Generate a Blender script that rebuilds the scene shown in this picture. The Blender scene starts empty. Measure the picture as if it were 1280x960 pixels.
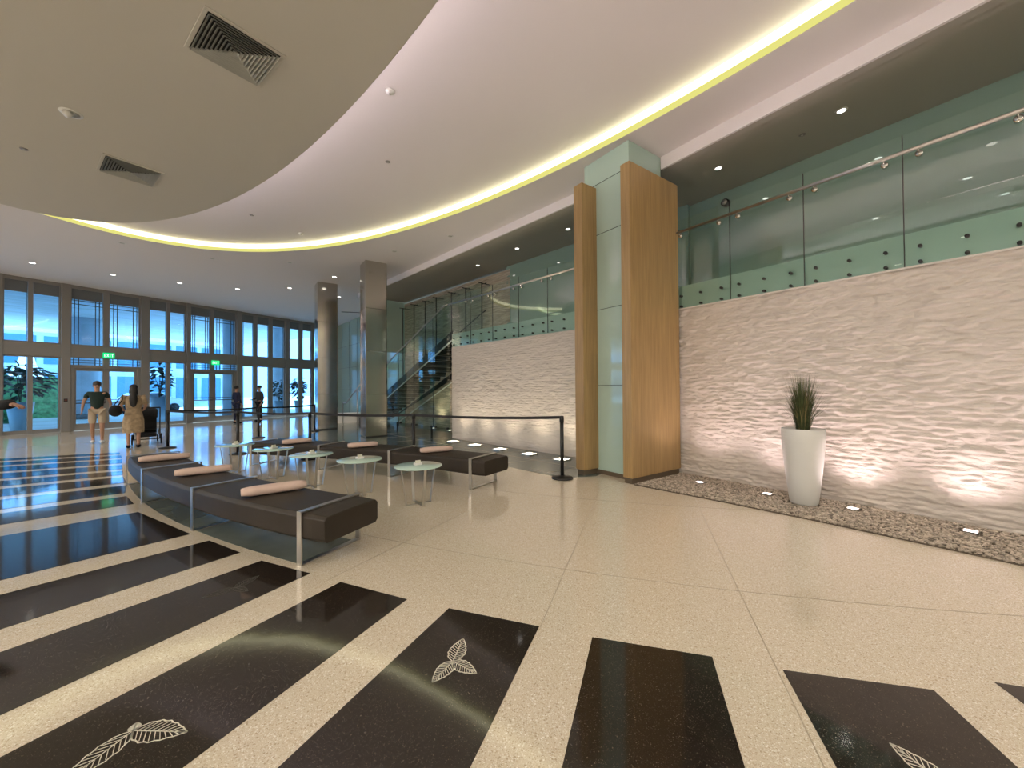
import bpy, bmesh, math, random
from math import sin, cos, pi, radians, sqrt, atan2
from mathutils import Vector, Matrix, noise
from mathutils.geometry import tessellate_polygon
random.seed(7)
SC = bpy.context.scene
COL = SC.collection

# ------------------------------------------------------------------ camera
f_px = 485.0
yaw, pitch, roll = math.atan(346 / f_px), math.atan(5.7 / f_px), radians(.4)
Fv = Vector((sin(yaw) * cos(pitch), cos(yaw) * cos(pitch), sin(pitch)))
R0 = Vector((cos(yaw), -sin(yaw), 0)); U0 = R0.cross(Fv)
Rv = R0 * cos(roll) - U0 * sin(roll); Uv = Rv.cross(Fv)
cam = bpy.data.cameras.new('camera'); co = bpy.data.objects.new('camera', cam); COL.objects.link(co)
cam.sensor_width = 36; cam.lens = 36 * f_px / 1280; cam.clip_start = .05; cam.clip_end = 500
M = Matrix.Identity(4)
for i in range(3):
    M[i][0] = Rv[i]; M[i][1] = Uv[i]; M[i][2] = -Fv[i]
M[2][3] = 1.5
co.matrix_world = M
SC.camera = co
# ------------------------------------------------------------------ exposure, world, sun
vs = SC.view_settings
vs.view_transform = 'Standard'; vs.look = 'None'; vs.gamma = 1; vs.use_curve_mapping = False
vs.exposure = 0.0
SC.cycles.transparent_max_bounces = 64   # many panes of glass stand behind each other
W = bpy.data.worlds.new('world'); SC.world = W; W.use_nodes = True
nt = W.node_tree; nt.nodes.clear()
wo = nt.nodes.new('ShaderNodeOutputWorld'); bg = nt.nodes.new('ShaderNodeBackground')
bg.inputs[0].default_value = (.58, .80, 1, 1); bg.inputs[1].default_value = 5
nt.links.new(bg.outputs[0], wo.inputs[0])
def light(name, kind, loc, power, col=(1, 1, 1), size=.1, rot=None, parent=None, **k):
    l = bpy.data.lights.new(name, kind); l.color = col
    if kind == 'SUN': l.energy = power; l.angle = size
    else: l.energy = power
    if kind == 'AREA': l.size = size
    elif kind in ('SPOT', 'POINT'): l.shadow_soft_size = size
    for a, b in k.items(): setattr(l, a, b)
    o = bpy.data.objects.new(name, l); COL.objects.link(o); o.location = loc
    if rot: o.rotation_euler = rot
    if parent: o.parent = parent
    return o
light('sun', 'SUN', (0, 60, 40), 13, (1, .96, .9), radians(1), (radians(-38), 0, radians(25)))
FILL_W = 230  # power of the added off-view fill lights
SPOT_W = 90       # recessed downlights
WARM = (1, .92, .83)

# ------------------------------------------------------------------ materials
def nodes(name):
    m = bpy.data.materials.new(name); m.use_nodes = True
    t = m.node_tree; t.nodes.clear()
    o = t.nodes.new('ShaderNodeOutputMaterial')
    return m, t, o
def pbr(name, col, rough=.5, metal=0, bump=None, var=None, coat=0, spec=.5, trans=0, aniso=0):
    m, t, o = nodes(name)
    p = t.nodes.new('ShaderNodeBsdfPrincipled'); t.links.new(p.outputs[0], o.inputs[0])
    p.inputs['Base Color'].default_value = (*col, 1); p.inputs['Roughness'].default_value = rough
    p.inputs['Metallic'].default_value = metal; p.inputs['Coat Weight'].default_value = coat
    p.inputs['Specular IOR Level'].default_value = spec
    tc = t.nodes.new('ShaderNodeTexCoord')
    if var:   # (scale vector, amount)
        mp = t.nodes.new('ShaderNodeMapping'); mp.inputs['Scale'].default_value = var[0]
        n = t.nodes.new('ShaderNodeTexNoise'); n.inputs['Scale'].default_value = 1; n.inputs['Detail'].default_value = 5
        t.links.new(tc.outputs['Object'], mp.inputs[0]); t.links.new(mp.outputs[0], n.inputs[0])
        r = t.nodes.new('ShaderNodeValToRGB'); a = var[1]
        r.color_ramp.elements[0].position = .3; r.color_ramp.elements[1].position = .7
        r.color_ramp.elements[0].color = (*[c * (1 - a) for c in col], 1)
        r.color_ramp.elements[1].color = (*[min(1, c * (1 + a)) for c in col], 1)
        t.links.new(n.outputs[0], r.inputs[0]); t.links.new(r.outputs[0], p.inputs['Base Color'])
    if bump:  # (scale vector, strength, distance)
        mp = t.nodes.new('ShaderNodeMapping'); mp.inputs['Scale'].default_value = bump[0]
        n = t.nodes.new('ShaderNodeTexNoise'); n.inputs['Scale'].default_value = 1; n.inputs['Detail'].default_value = 4
        t.links.new(tc.outputs['Object'], mp.inputs[0]); t.links.new(mp.outputs[0], n.inputs[0])
        b = t.nodes.new('ShaderNodeBump'); b.inputs['Strength'].default_value = bump[1]; b.inputs['Distance'].default_value = bump[2]
        t.links.new(n.outputs[0], b.inputs['Height']); t.links.new(b.outputs[0], p.inputs['Normal'])
    return m
def emit(name, col, s):   # lamps, signs
    m, t, o = nodes(name); e = t.nodes.new('ShaderNodeEmission')
    e.inputs[0].default_value = (*col, 1); e.inputs[1].default_value = s
    t.links.new(e.outputs[0], o.inputs[0]); return m
def glass(name, tint, refl=.04, rough=.0):
    m, t, o = nodes(name)
    tr = t.nodes.new('ShaderNodeBsdfTransparent'); tr.inputs[0].default_value = (*tint, 1)
    g = t.nodes.new('ShaderNodeBsdfGlossy'); g.inputs['Roughness'].default_value = rough
    g.inputs[0].default_value = (1, 1, 1, 1)
    lw = t.nodes.new('ShaderNodeLayerWeight'); lw.inputs[0].default_value = .5      # Schlick, the same from both faces
    pw = t.nodes.new('ShaderNodeMath'); pw.operation = 'POWER'; pw.inputs[1].default_value = 5
    fr = t.nodes.new('ShaderNodeMath'); fr.operation = 'MULTIPLY_ADD'; fr.inputs[1].default_value = 1 - refl; fr.inputs[2].default_value = refl
    t.links.new(lw.outputs['Facing'], pw.inputs[0]); t.links.new(pw.outputs[0], fr.inputs[0])
    mx = t.nodes.new('ShaderNodeMixShader')
    t.links.new(fr.outputs[0], mx.inputs[0]); t.links.new(tr.outputs[0], mx.inputs[1]); t.links.new(g.outputs[0], mx.inputs[2])
    t.links.new(mx.outputs[0], o.inputs[0]); return m
def terrazzo(name, base, chips, scale, rough, chipamt=.5):
    m, t, o = nodes(name)
    p = t.nodes.new('ShaderNodeBsdfPrincipled'); t.links.new(p.outputs[0], o.inputs[0])
    p.inputs['Roughness'].default_value = rough; p.inputs['Specular IOR Level'].default_value = .8
    tc = t.nodes.new('ShaderNodeTexCoord')
    cur = None
    for k, (sc, th) in enumerate(((scale, .42 if base[0] > .1 else .3), (scale * 2.3, .45 if base[0] > .1 else .32))):
        v = t.nodes.new('ShaderNodeTexVoronoi'); v.inputs['Scale'].default_value = sc
        t.links.new(tc.outputs['Object'], v.inputs['Vector'])
        sx = t.nodes.new('ShaderNodeSeparateColor'); t.links.new(v.outputs['Color'], sx.inputs[0])
        r = t.nodes.new('ShaderNodeValToRGB'); r.color_ramp.interpolation = 'CONSTANT'
        els = r.color_ramp.elements
        cs = chips
        els[0].position = 0; els[0].color = (*cs[0], 1); els[1].position = .2; els[1].color = (*cs[1], 1)
        for q, c in enumerate(cs[2:]):
            e = els.new(.4 + .2 * q); e.color = (*c, 1)
        t.links.new(sx.outputs[0], r.inputs[0])
        lt = t.nodes.new('ShaderNodeMath'); lt.operation = 'LESS_THAN'; lt.inputs[1].default_value = th
        t.links.new(v.outputs['Distance'], lt.inputs[0])
        gt = t.nodes.new('ShaderNodeMath'); gt.operation = 'GREATER_THAN'; gt.inputs[1].default_value = 1 - chipamt
        t.links.new(sx.outputs[1], gt.inputs[0])
        mm = t.nodes.new('ShaderNodeMath'); mm.operation = 'MULTIPLY'
        t.links.new(lt.outputs[0], mm.inputs[0]); t.links.new(gt.outputs[0], mm.inputs[1])
        mx = t.nodes.new('ShaderNodeMix'); mx.data_type = 'RGBA'
        t.links.new(mm.outputs[0], mx.inputs[0])
        if cur is None: mx.inputs[6].default_value = (*base, 1)
        else: t.links.new(cur, mx.inputs[6])
        t.links.new(r.outputs[0], mx.inputs[7]); cur = mx.outputs[2]
    n = t.nodes.new('ShaderNodeTexNoise'); n.inputs['Scale'].default_value = .9; n.inputs['Detail'].default_value = 3
    t.links.new(tc.outputs['Object'], n.inputs[0])
    mr = t.nodes.new('ShaderNodeMapRange'); mr.inputs[3].default_value = rough * .8; mr.inputs[4].default_value = rough * 1.3
    t.links.new(n.outputs[0], mr.inputs[0]); t.links.new(mr.outputs[0], p.inputs['Roughness'])
    b = t.nodes.new('ShaderNodeBump'); b.inputs['Strength'].default_value = .04; b.inputs['Distance'].default_value = .02
    n2 = t.nodes.new('ShaderNodeTexNoise'); n2.inputs['Scale'].default_value = 3; t.links.new(tc.outputs['Object'], n2.inputs[0])
    t.links.new(n2.outputs[0], b.inputs['Height']); t.links.new(b.outputs[0], p.inputs['Normal'])
    t.links.new(cur, p.inputs['Base Color'])
    return m
def wood(name):
    m, t, o = nodes(name)
    p = t.nodes.new('ShaderNodeBsdfPrincipled'); t.links.new(p.outputs[0], o.inputs[0]); p.inputs['Roughness'].default_value = .38
    tc = t.nodes.new('ShaderNodeTexCoord'); mp = t.nodes.new('ShaderNodeMapping'); mp.inputs['Scale'].default_value = (14, 14, .7)
    n = t.nodes.new('ShaderNodeTexNoise'); n.inputs['Scale'].default_value = 1.6; n.inputs['Detail'].default_value = 8; n.inputs['Distortion'].default_value = .8
    t.links.new(tc.outputs['Object'], mp.inputs[0]); t.links.new(mp.outputs[0], n.inputs[0])
    r = t.nodes.new('ShaderNodeValToRGB'); e = r.color_ramp.elements
    e[0].position = .3; e[0].color = (.32, .205, .085, 1); e[1].position = .72; e[1].color = (.45, .30, .125, 1)
    t.links.new(n.outputs[0], r.inputs[0]); t.links.new(r.outputs[0], p.inputs['Base Color'])
    mp2 = t.nodes.new('ShaderNodeMapping'); mp2.inputs['Scale'].default_value = (160, 160, 4)
    n2 = t.nodes.new('ShaderNodeTexNoise'); n2.inputs['Scale'].default_value = 1
    t.links.new(tc.outputs['Object'], mp2.inputs[0]); t.links.new(mp2.outputs[0], n2.inputs[0])
    b = t.nodes.new('ShaderNodeBump'); b.inputs['Strength'].default_value = .25; b.inputs['Distance'].default_value = .002
    t.links.new(n2.outputs[0], b.inputs['Height']); t.links.new(b.outputs[0], p.inputs['Normal'])
    return m
def set_ior(m, v):
    m.node_tree.nodes['Principled BSDF'].inputs['IOR'].default_value = v; return m
MT = dict(
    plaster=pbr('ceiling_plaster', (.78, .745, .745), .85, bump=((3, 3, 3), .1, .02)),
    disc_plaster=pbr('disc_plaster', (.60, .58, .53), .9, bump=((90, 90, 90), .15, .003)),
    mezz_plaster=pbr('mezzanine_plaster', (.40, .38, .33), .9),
    wallpaint=pbr('wall_paint', (.6, .57, .52), .8),
    light_terrazzo=terrazzo('light_terrazzo', (.62, .545, .42), [(.72, .68, .58), (.42, .34, .24), (.8, .76, .68), (.55, .46, .34)], 95, .085, .6),
    dark_terrazzo=terrazzo('dark_terrazzo', (.018, .013, .010), [(.05, .042, .03), (.012, .010, .008), (.11, .09, .065), (.03, .022, .016)], 120, .075, .45),
    grey_stone=pbr('grey_green_stone', (.13, .15, .13), .16, var=((1.3, 1.3, 1.3), .3)),
    joint=pbr('floor_joint', (.38, .32, .23), .4),
    engrave_faint=pbr('worn_engraving', (.10, .095, .08), .4),
    engrave=pbr('engraving_inlay', (.62, .6, .5), .4),
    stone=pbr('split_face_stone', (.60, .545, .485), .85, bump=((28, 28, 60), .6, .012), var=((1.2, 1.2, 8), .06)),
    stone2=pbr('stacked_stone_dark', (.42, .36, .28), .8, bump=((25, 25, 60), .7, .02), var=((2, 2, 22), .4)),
    wood=wood('oak_veneer'),
    woodbase=pbr('dark_plinth', (.12, .09, .06), .5),
    teal=set_ior(pbr('back_painted_teal_glass', (.23, .345, .30), .015, coat=.0, spec=.8), 1.9),
    teal_light=pbr('pale_green_glass_cladding', (.43, .58, .51), .06, spec=.8),
    teal_band=pbr('pale_teal_spandrel', (.36, .48, .43), .15),
    rail_glass=glass('balustrade_glass', (.91, .965, .945)),
    stair_glass=glass('stair_glass', (.86, .94, .92)),
    win_glass=glass('tinted_window_glass', (.50, .76, 1.0)),
    steel=pbr('brushed_steel', (.55, .53, .49), .28, 1),
    colsteel=pbr('column_steel', (.50, .47, .42), .13, 1, bump=((300, 300, 3), .05, .001)),
    chrome=pbr('chrome', (.7, .69, .66), .12, 1),
    darkmetal=pbr('dark_metal', (.05, .05, .048), .35, .8),
    mullion=pbr('window_frame_metal', (.25, .235, .22), .42, .3),
    mullion_dark=pbr('dark_frame_metal', (.035, .04, .055), .4, .3),
    blind=pbr('roller_blind', (.14, .15, .16), .8),
    black=pbr('black_powder_coat', (.010, .010, .011), .4),
    belt=pbr('black_webbing', (.012, .012, .014), .7),
    leather=pbr('dark_brown_leather', (.030, .023, .016), .5, bump=((60, 60, 60), .12, .004), var=((3, 3, 3), .15), spec=.32),
    pillow=pbr('pink_beige_fabric', (.62, .47, .40), .9, bump=((200, 200, 200), .2, .002)),
    tabletop=pbr('frosted_green_glass', (.50, .68, .60), .08, spec=.8),
    white=pbr('white_gloss', (.75, .75, .72), .35),
    pot=pbr('ribbed_white_planter', (.66, .66, .62), .5, bump=((4, 4, 90), .35, .008)),
    grass=pbr('dark_grass_blade', (.055, .075, .022), .6, var=((9, 9, 9), .5)),
    grass2=pbr('tan_grass_blade', (.20, .16, .06), .6),
    soil=pbr('soil', (.12, .095, .07), .9),
    leaf=pbr('broad_leaf', (.02, .045, .02), .35),
    hedge=pbr('hedge_leaf', (.16, .42, .16), .7, var=((6, 6, 6), .5)),
    trunk=pbr('trunk', (.12, .08, .05), .8),
    concrete=pbr('pavement', (.75, .72, .66), .7, var=((.4, .4, .4), .2)),
    canopy=pbr('canopy_soffit', (.66, .70, .74), .6, var=((.6, 3, 1), .15)),
    ext_wall=pbr('exterior_facade', (.62, .68, .68), .5, var=((.5, .5, .5), .3)),
    ext_glass=pbr('exterior_blue_glass', (.10, .25, .36), .08),
    pebble=pbr('river_pebble', (.42, .36, .29), .75, var=((23, 23, 23), .55)),
    lens_pink=emit('uplight_lens_pink', (1, .80, .74), 9),
    lens_warm=emit('uplight_lens_warm', (1, .90, .70), 9),
    lens=emit('downlight_lens', (1, .95, .88), 6),
    lens_off=pbr('downlight_reflector', (.5, .48, .44), .3, .6),
    cove_white=emit('cove_led_diffuser', (1, .95, .62), 3.2),
    cove_yellow=emit('cove_led_lower_rim', (.90, .86, .25), .9),
    disc_led=emit('disc_cove_led', (1, .84, .88), 21),
    exit_green=emit('exit_green', (.0, .85, .25), 1.1),
    exit_letter=emit('exit_letter', (.75, 1, .8), 1.6),
    strand=emit('chandelier_strand', (1, .97, .92), 4),
    skin=pbr('skin', (.36, .20, .14), .6), skin_tan=pbr('skin_tan', (.42, .24, .16), .6),
    hair=pbr('black_hair', (.008, .007, .007), .45), hair_brown=pbr('brown_hair', (.04, .025, .02), .5),
    green_shirt=pbr('dark_green_cotton', (.012, .028, .024), .9), shorts=pbr('beige_shorts', (.46, .38, .28), .9),
    dress=pbr('tan_printed_dress', (.36, .27, .17), .9, var=((14, 14, 14), .3)),
    navy=pbr('navy_cloth', (.014, .018, .05), .9), greyshirt=pbr('charcoal_cloth', (.05, .05, .055), .9),
    blackcloth=pbr('black_cloth', (.008, .008, .009), .9), shoe=pbr('white_shoe', (.6, .6, .58), .6),
    carpaint=pbr('silver_car_paint', (.5, .52, .55), .25, .6), tyre=pbr('rubber', (.012, .012, .012), .7),
    caru=pbr('car_glass', (.02, .03, .04), .05), red=pbr('brown_red_leather', (.12, .03, .02), .6),
    vent_metal=pbr('vent_louvre_metal', (.42, .43, .40), .5),
    slot=pbr('slot_dark', (.02, .02, .02), .8),
)

# ------------------------------------------------------------------ mesh helpers
class MB:
    def __init__(s): s.v = []; s.f = []; s.smooth = []
    def add(s, vs, fs, sm=False):
        b = len(s.v); s.v += [tuple(v) for v in vs]; s.f += [tuple(b + i for i in q) for q in fs]; s.smooth += [sm] * len(fs); return s
    def box(s, a, b, R=None, o=None):
        x0, y0, z0 = a; x1, y1, z1 = b
        v = [(x0, y0, z0), (x1, y0, z0), (x1, y1, z0), (x0, y1, z0), (x0, y0, z1), (x1, y0, z1), (x1, y1, z1), (x0, y1, z1)]
        if R is not None: v = [R @ Vector(p) + (o or Vector()) for p in v]
        return s.add(v, [(0, 3, 2, 1), (4, 5, 6, 7), (0, 1, 5, 4), (1, 2, 6, 5), (2, 3, 7, 6), (3, 0, 4, 7)])
    def tube(s, pts, r, n=8, cap=True, sq=None):
        pts = [Vector(p) for p in pts]; rs = r if isinstance(r, (list, tuple)) else [r] * len(pts)
        vs, fs = [], []
        t0 = (pts[1] - pts[0]).normalized()
        up = Vector((0, 0, 1)) if abs(t0.z) < .9 else Vector((1, 0, 0))
        x = t0.cross(up).normalized()
        for i, p in enumerate(pts):
            t = ((pts[min(i + 1, len(pts) - 1)] - p).normalized() + (p - pts[max(i - 1, 0)]).normalized()).normalized()
            x = (x - t * x.dot(t)).normalized(); y = t.cross(x)
            for k in range(n):
                a = 2 * pi * k / n
                vs.append(p + (x * cos(a) + y * sin(a)) * rs[i])
        for i in range(len(pts) - 1):
            for k in range(n):
                fs.append((i * n + k, i * n + (k + 1) % n, (i + 1) * n + (k + 1) % n, (i + 1) * n + k))
        if cap: fs.append(tuple(range(n))[::-1]); fs.append(tuple((len(pts) - 1) * n + k for k in range(n)))
        return s.add(vs, fs, True)
    def bar(s, a, b, w, h, up=(0, 0, 1)):
        a, b = Vector(a), Vector(b); t = (b - a).normalized(); up = Vector(up)
        x = t.cross(up).normalized(); y = x.cross(t)
        vs = [p + x * (i * w / 2) + y * (j * h / 2) for p in (a, b) for i, j in ((-1, -1), (1, -1), (1, 1), (-1, 1))]
        return s.add(vs, [(0, 3, 2, 1), (4, 5, 6, 7), (0, 1, 5, 4), (1, 2, 6, 5), (2, 3, 7, 6), (3, 0, 4, 7)])
    def lathe(s, prof, n=32, o=(0, 0, 0), sm=True, cap=True):
        vs, fs = [], []; ox, oy, oz = o
        for r, z in prof:
            for k in range(n):
                a = 2 * pi * k / n; vs.append((ox + r * cos(a), oy + r * sin(a), oz + z))
        for i in range(len(prof) - 1):
            for k in range(n):
                fs.append((i * n + k, i * n + (k + 1) % n, (i + 1) * n + (k + 1) % n, (i + 1) * n + k))
        if cap and prof[0][0] > 1e-5: fs.append(tuple(range(n))[::-1])
        if cap and prof[-1][0] > 1e-5: fs.append(tuple((len(prof) - 1) * n + k for k in range(n)))
        return s.add(vs, fs, sm)
    def disc(s, c, axis, r, h, n=16):   # short cylinder along axis
        c = Vector(c); a = Vector(axis).normalized()
        return s.tube([c - a * h / 2, c + a * h / 2], r, n)
    def ellipsoid(s, c, r, n=16, m=10, R=None):
        vs, fs = [], []; c = Vector(c)
        for i in range(m + 1):
            t = pi * i / m
            for k in range(n):
                a = 2 * pi * k / n
                v = Vector((r[0] * sin(t) * cos(a), r[1] * sin(t) * sin(a), r[2] * cos(t)))
                if R is not None: v = R @ v
                vs.append(c + v)
        for i in range(m):
            for k in range(n): fs.append((i * n + k, (i + 1) * n + k, (i + 1) * n + (k + 1) % n, i * n + (k + 1) % n))
        return s.add(vs, fs, True)
    def prism(s, poly, z0, z1, holes=()):
        loops = [[Vector((x, y, 0)) for x, y in poly]] + [[Vector((x, y, 0)) for x, y in h] for h in holes]
        tri = tessellate_polygon(loops); flat = [p for l in loops for p in l]; N = len(flat)
        vs = [(p.x, p.y, z0) for p in flat] + [(p.x, p.y, z1) for p in flat]
        fs = [tuple(t)[::-1] for t in tri] + [tuple(N + i for i in t) for t in tri]
        b = 0
        for l in loops:
            n = len(l)
            for i in range(n): fs.append((b + i, b + (i + 1) % n, N + b + (i + 1) % n, N + b + i))
            b += n
        return s.add(vs, fs)
    def build(s, name, mat, parent=None, bevel=0, seg=2, **tags):
        me = bpy.data.meshes.new(name); me.from_pydata(s.v, [], s.f); me.materials.append(mat)
        me.polygons.foreach_set('use_smooth', s.smooth); me.validate(); me.update()
        bm = bmesh.new(); bm.from_mesh(me); bmesh.ops.recalc_face_normals(bm, faces=bm.faces); bm.to_mesh(me); bm.free()
        o = bpy.data.objects.new(name, me); COL.objects.link(o)
        if parent: o.parent = parent
        if bevel:
            b = o.modifiers.new('bevel', 'BEVEL'); b.width = bevel; b.segments = seg; b.limit_method = 'ANGLE'
        for k, v in tags.items(): o[k] = v
        return o
def thing(name, label, cat, loc=(0, 0, 0), rz=0, group=None):
    o = bpy.data.objects.new(name, None); COL.objects.link(o); o.location = loc; o.rotation_euler = (0, 0, rz)
    o['label'] = label; o['category'] = cat; o.empty_display_size = .2
    if group: o['group'] = group
    return o
def tag(o, label, cat, group=None):
    o['label'] = label; o['category'] = cat
    if group: o['group'] = group
    return o
def copy_tree(o, loc=None, rz=None, label=None, parent=None):
    c = o.copy(); COL.objects.link(c)
    if parent: c.parent = parent
    if loc is not None: c.location = loc
    if rz is not None: c.rotation_euler = (0, 0, rz)
    if label: c['label'] = label
    for ch in list(o.children): copy_tree(ch, parent=c)
    return c
def place(o, loc, d):   # local x along d
    o.location = loc; o.rotation_euler = (0, 0, atan2(d[1], d[0])); return o
def arc(c, r, a0, a1, n): return [(c[0] + r * cos(a0 + (a1 - a0) * i / n), c[1] + r * sin(a0 + (a1 - a0) * i / n)) for i in range(n + 1)]

# ------------------------------------------------------------------ frames of reference
W0 = Vector((5.98, 6.08, 0)); wu = Vector((-.135, .991, 0)).normalized(); wn = Vector((wu.y, -wu.x, 0))   # wn: behind wall 2
def P2(s, off=0, z=0): return W0 + wu * s + wn * off + Vector((0, 0, z))
V0 = Vector((-6.6, 20.95, 0)); vu = Vector((.893, .45, 0)).normalized(); vo = Vector((-vu.y, vu.x, 0))      # vo: outdoors
def PV(s, off=0, z=0): return V0 + vu * s + vo * off + Vector((0, 0, z))
CZ = 5.55; MZ = 5.38; RZ = 5.76; DZ = 5.0
RC = (-.542, 2.834); DC = (-1.787, 3.136)
def ellipse(c, a, b, ang, n=200, d=0.0):
    ca, sa = cos(ang), sin(ang); o = []
    for k in range(n):
        t = 2 * pi * k / n; x, y = (a + d) * cos(t), (b + d) * sin(t); o.append((c[0] + x * ca - y * sa, c[1] + x * sa + y * ca))
    return o
ring = lambda d=0., c=RC: ellipse(c, 11.382, 5.708, radians(-83.57), 220, d)
disc = lambda d=0., c=DC: ellipse(c, 8.493, 3.249, radians(-81.43), 200, d)

# ================================================================== STRUCTURE
def struct(o): o['kind'] = 'structure'; return o
corner = PV(12.95)
def circle(c, r, n=160): return [(c[0] + r * cos(2 * pi * k / n), c[1] + r * sin(2 * pi * k / n)) for k in range(n)]
# floor
fl = MB(); room = [(-17, -9), (8, -9), (8, 28), (-17, 15.6)]
wl = PV(-11.7, .05); wr = PV(13.3, .05)
room = [(-17, -9), (8, -9), (8, 10), (wr.x + .6, wr.y), (wl.x, wl.y)]
struct(fl.prism(room, -.12, 0).build('floor', MT['light_terrazzo']))
# grey stone area behind the seating
grey = [(4.98, 4.56), (4.45, 4.8), (4.25, 6.18), (3.35, 8.3), (2.1, 10.4), (.9, 12.1), (.15, 13.1), (2.2, 14.9), (3.0, 17.4), (4.2, 17.9)] + [tuple(P2(12, 1.5)[:2]), tuple(P2(4.4, 1.5)[:2]), tuple(P2(4.4, 0)[:2]), tuple(P2(-1.2, 0)[:2])]
struct(MB().prism(grey, 0, .003).build('floor_stone_border', MT['grey_stone']))
g = MB()
for k in range(-1, 9):
    a, b = P2(k * 1.15 + .2, -.02, .0045), P2(k * 1.15 + .55, -1.55, .0045)
    g.bar(a, b, .012, .002)
g.bar(P2(-1, -.85, .0045), P2(10, -.85, .0045), .012, .002)
struct(g.build('floor_stone_joints', MT['joint']))
# dark radial stripes; light bands of .335 between them
bands = [((3.22, .02), 43.0), ((2.69, .155), 41.0), ((2.26, .995), 37.0), ((1.655, 1.77), 34.6), ((1.09, 2.57), 30.0), ((.59, 3.395), 26.7), ((.12, 4.24), 22.1), ((-.33, 5.08), 17.5)]
tips = {  # (left tip, right tip, left dir deg, right dir deg)
    0: ((3.12, .20), (3.62, -.45), 42.5, 44), 1: ((2.36, .86), (2.80, .37), 38.0, 41.0), 2: ((1.75, 1.64), (2.16, 1.13), 34.9, 37.2),
    3: ((1.19, 2.43), (1.56, 1.91), 30.4, 34.1), 4: ((.67, 3.26), (1.0, 2.71), 26.5, 29.9), 5: ((.19, 4.08), (.50, 3.56), 22.2, 26.6),
    6: ((-.21, 4.94), (.04, 4.40), 17.8, 22.1), 7: ((-.98, 6.63), (-.38, 5.28), 13.2, 18.4)}
dk = MB()
def stripe(L, Rr, aL, aR, ln=4.6):
    L, Rr = Vector(L), Vector(Rr)
    a = L - Vector((cos(radians(aL)), sin(radians(aL)))) * ln; b = Rr - Vector((cos(radians(aR)), sin(radians(aR)))) * ln
    dk.prism([tuple(L), tuple(a), tuple(b), tuple(Rr)], 0, .0025)
for k, (L, Rr, aL, aR) in tips.items(): stripe(L, Rr, aL, aR)
ys = [(-1.06, 7.02), (-1.30, 7.86), (-1.42, 8.75), (-1.62, 9.62), (-1.74, 10.35), (-1.9, 11.2), (-2.05, 12.1), (-2.2, 12.85), (-2.35, 13.5)]
angs = [11, 7.5, 3, -.5, -5, -8, -9.5, -11, -12]
for k in range(len(ys) - 1):
    L, Rr = Vector(ys[k + 1]), Vector(ys[k])
    d = (L - Rr).normalized()
    stripe(L - d * .13, Rr + d * .13, angs[k + 1], angs[k], 7 if k > 3 else 6)
struct(dk.build('floor_dark_stripes', MT['dark_terrazzo']))
# saw cut joints in the light terrazzo
j = MB()
def jl(pts, z=.0012, w=.005):
    for a, b in zip(pts[:-1], pts[1:]): j.bar((a[0], a[1], z), (b[0], b[1], z), w, .001)
rad = lambda p, a, l: [(p[0], p[1]), (p[0] + cos(radians(a)) * l, p[1] + sin(radians(a)) * l)]
jl([(1.56, 1.9), (4.38, 3.93)]); jl([(1.3, 0), (1.89, .55), (3.96, 2.06), (5.2, 2.95)]); jl(rad((.59, 3.35), 26.7, 2.4)); jl([(-.6, 5.2), (.1, 5.45)])
jl([(4.9, 4.0), (4.38, 3.93)])
ac = (16.15, 12.48)
jl(arc(ac, 17.2, radians(195), radians(226), 40)); jl(arc(ac, 15.1, radians(199), radians(228), 40)); jl(arc(ac, 13.2, radians(210), radians(230), 30))
for p, a in (((2.26, .995), 37.0), ((1.09, 2.57), 30), ((.12, 4.24), 22.1)):
    q = (p[0] - cos(radians(a)) * 1.6, p[1] - sin(radians(a)) * 1.6); n_ = (-sin(radians(a)) * .16, cos(radians(a)) * .16)
    jl([(q[0] - n_[0], q[1] - n_[1]), (q[0] + n_[0], q[1] + n_[1])])
struct(j.build('floor_joint_lines', MT['joint']))
# engraved leaf motifs
def motif(name, c, leaves, w=.0045):
    m = MB(); z = .0036
    def ln(p, q, ww=w): m.bar((p[0], p[1], z), (q[0], q[1], z), ww, .001)
    for tip, wd in leaves:
        c0 = Vector(c); t = Vector(tip); d = (t - c0); L = d.length; d /= L; n = Vector((-d.y, d.x))
        prof = lambda u: wd * L * (sin(pi * min(1, u ** .8)) ** .85) * (1 - .25 * u)
        N = 12
        for sg in (-1, 1):
            pts = [c0 + d * (L * i / N) + n * sg * prof(i / N) * (1 + .06 * (-1) ** i) for i in range(N + 1)]
            for a, b in zip(pts[:-1], pts[1:]): ln(a, b, w * 1.3)
            for i in range(1, N - 1, 1):
                a = c0 + d * (L * i / N); u2 = min(1, (i + 1.8) / N); b = c0 + d * (L * u2) + n * sg * prof(u2) * .92
                ln(a, b, w * .8)
        ln(c0, t, w * 1.2)
    return struct(m.build(name, MT['engrave'] if w > .003 else MT['engrave_faint']))
motif('floor_leaf_engraving', (.975, 1.945), [((1.115, 2.085), .27), ((.82, 1.87), .27), ((1.035, 1.79), .27)])
motif('floor_leaf_engraving', (-.365, 2.385), [((-.17, 2.235), .25), ((-.56, 2.2), .22), ((-.36, 2.43), .5)], .004)
motif('floor_leaf_engraving', (.0, 3.64), [((.16, 3.76), .22), ((-.2, 3.6), .22), ((.08, 3.52), .25)], .0022)
motif('floor_leaf_engraving', (2.16, .21), [((2.235, .425), .25), ((2.0, .1), .25), ((2.28, .12), .25)], .004)

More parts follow.
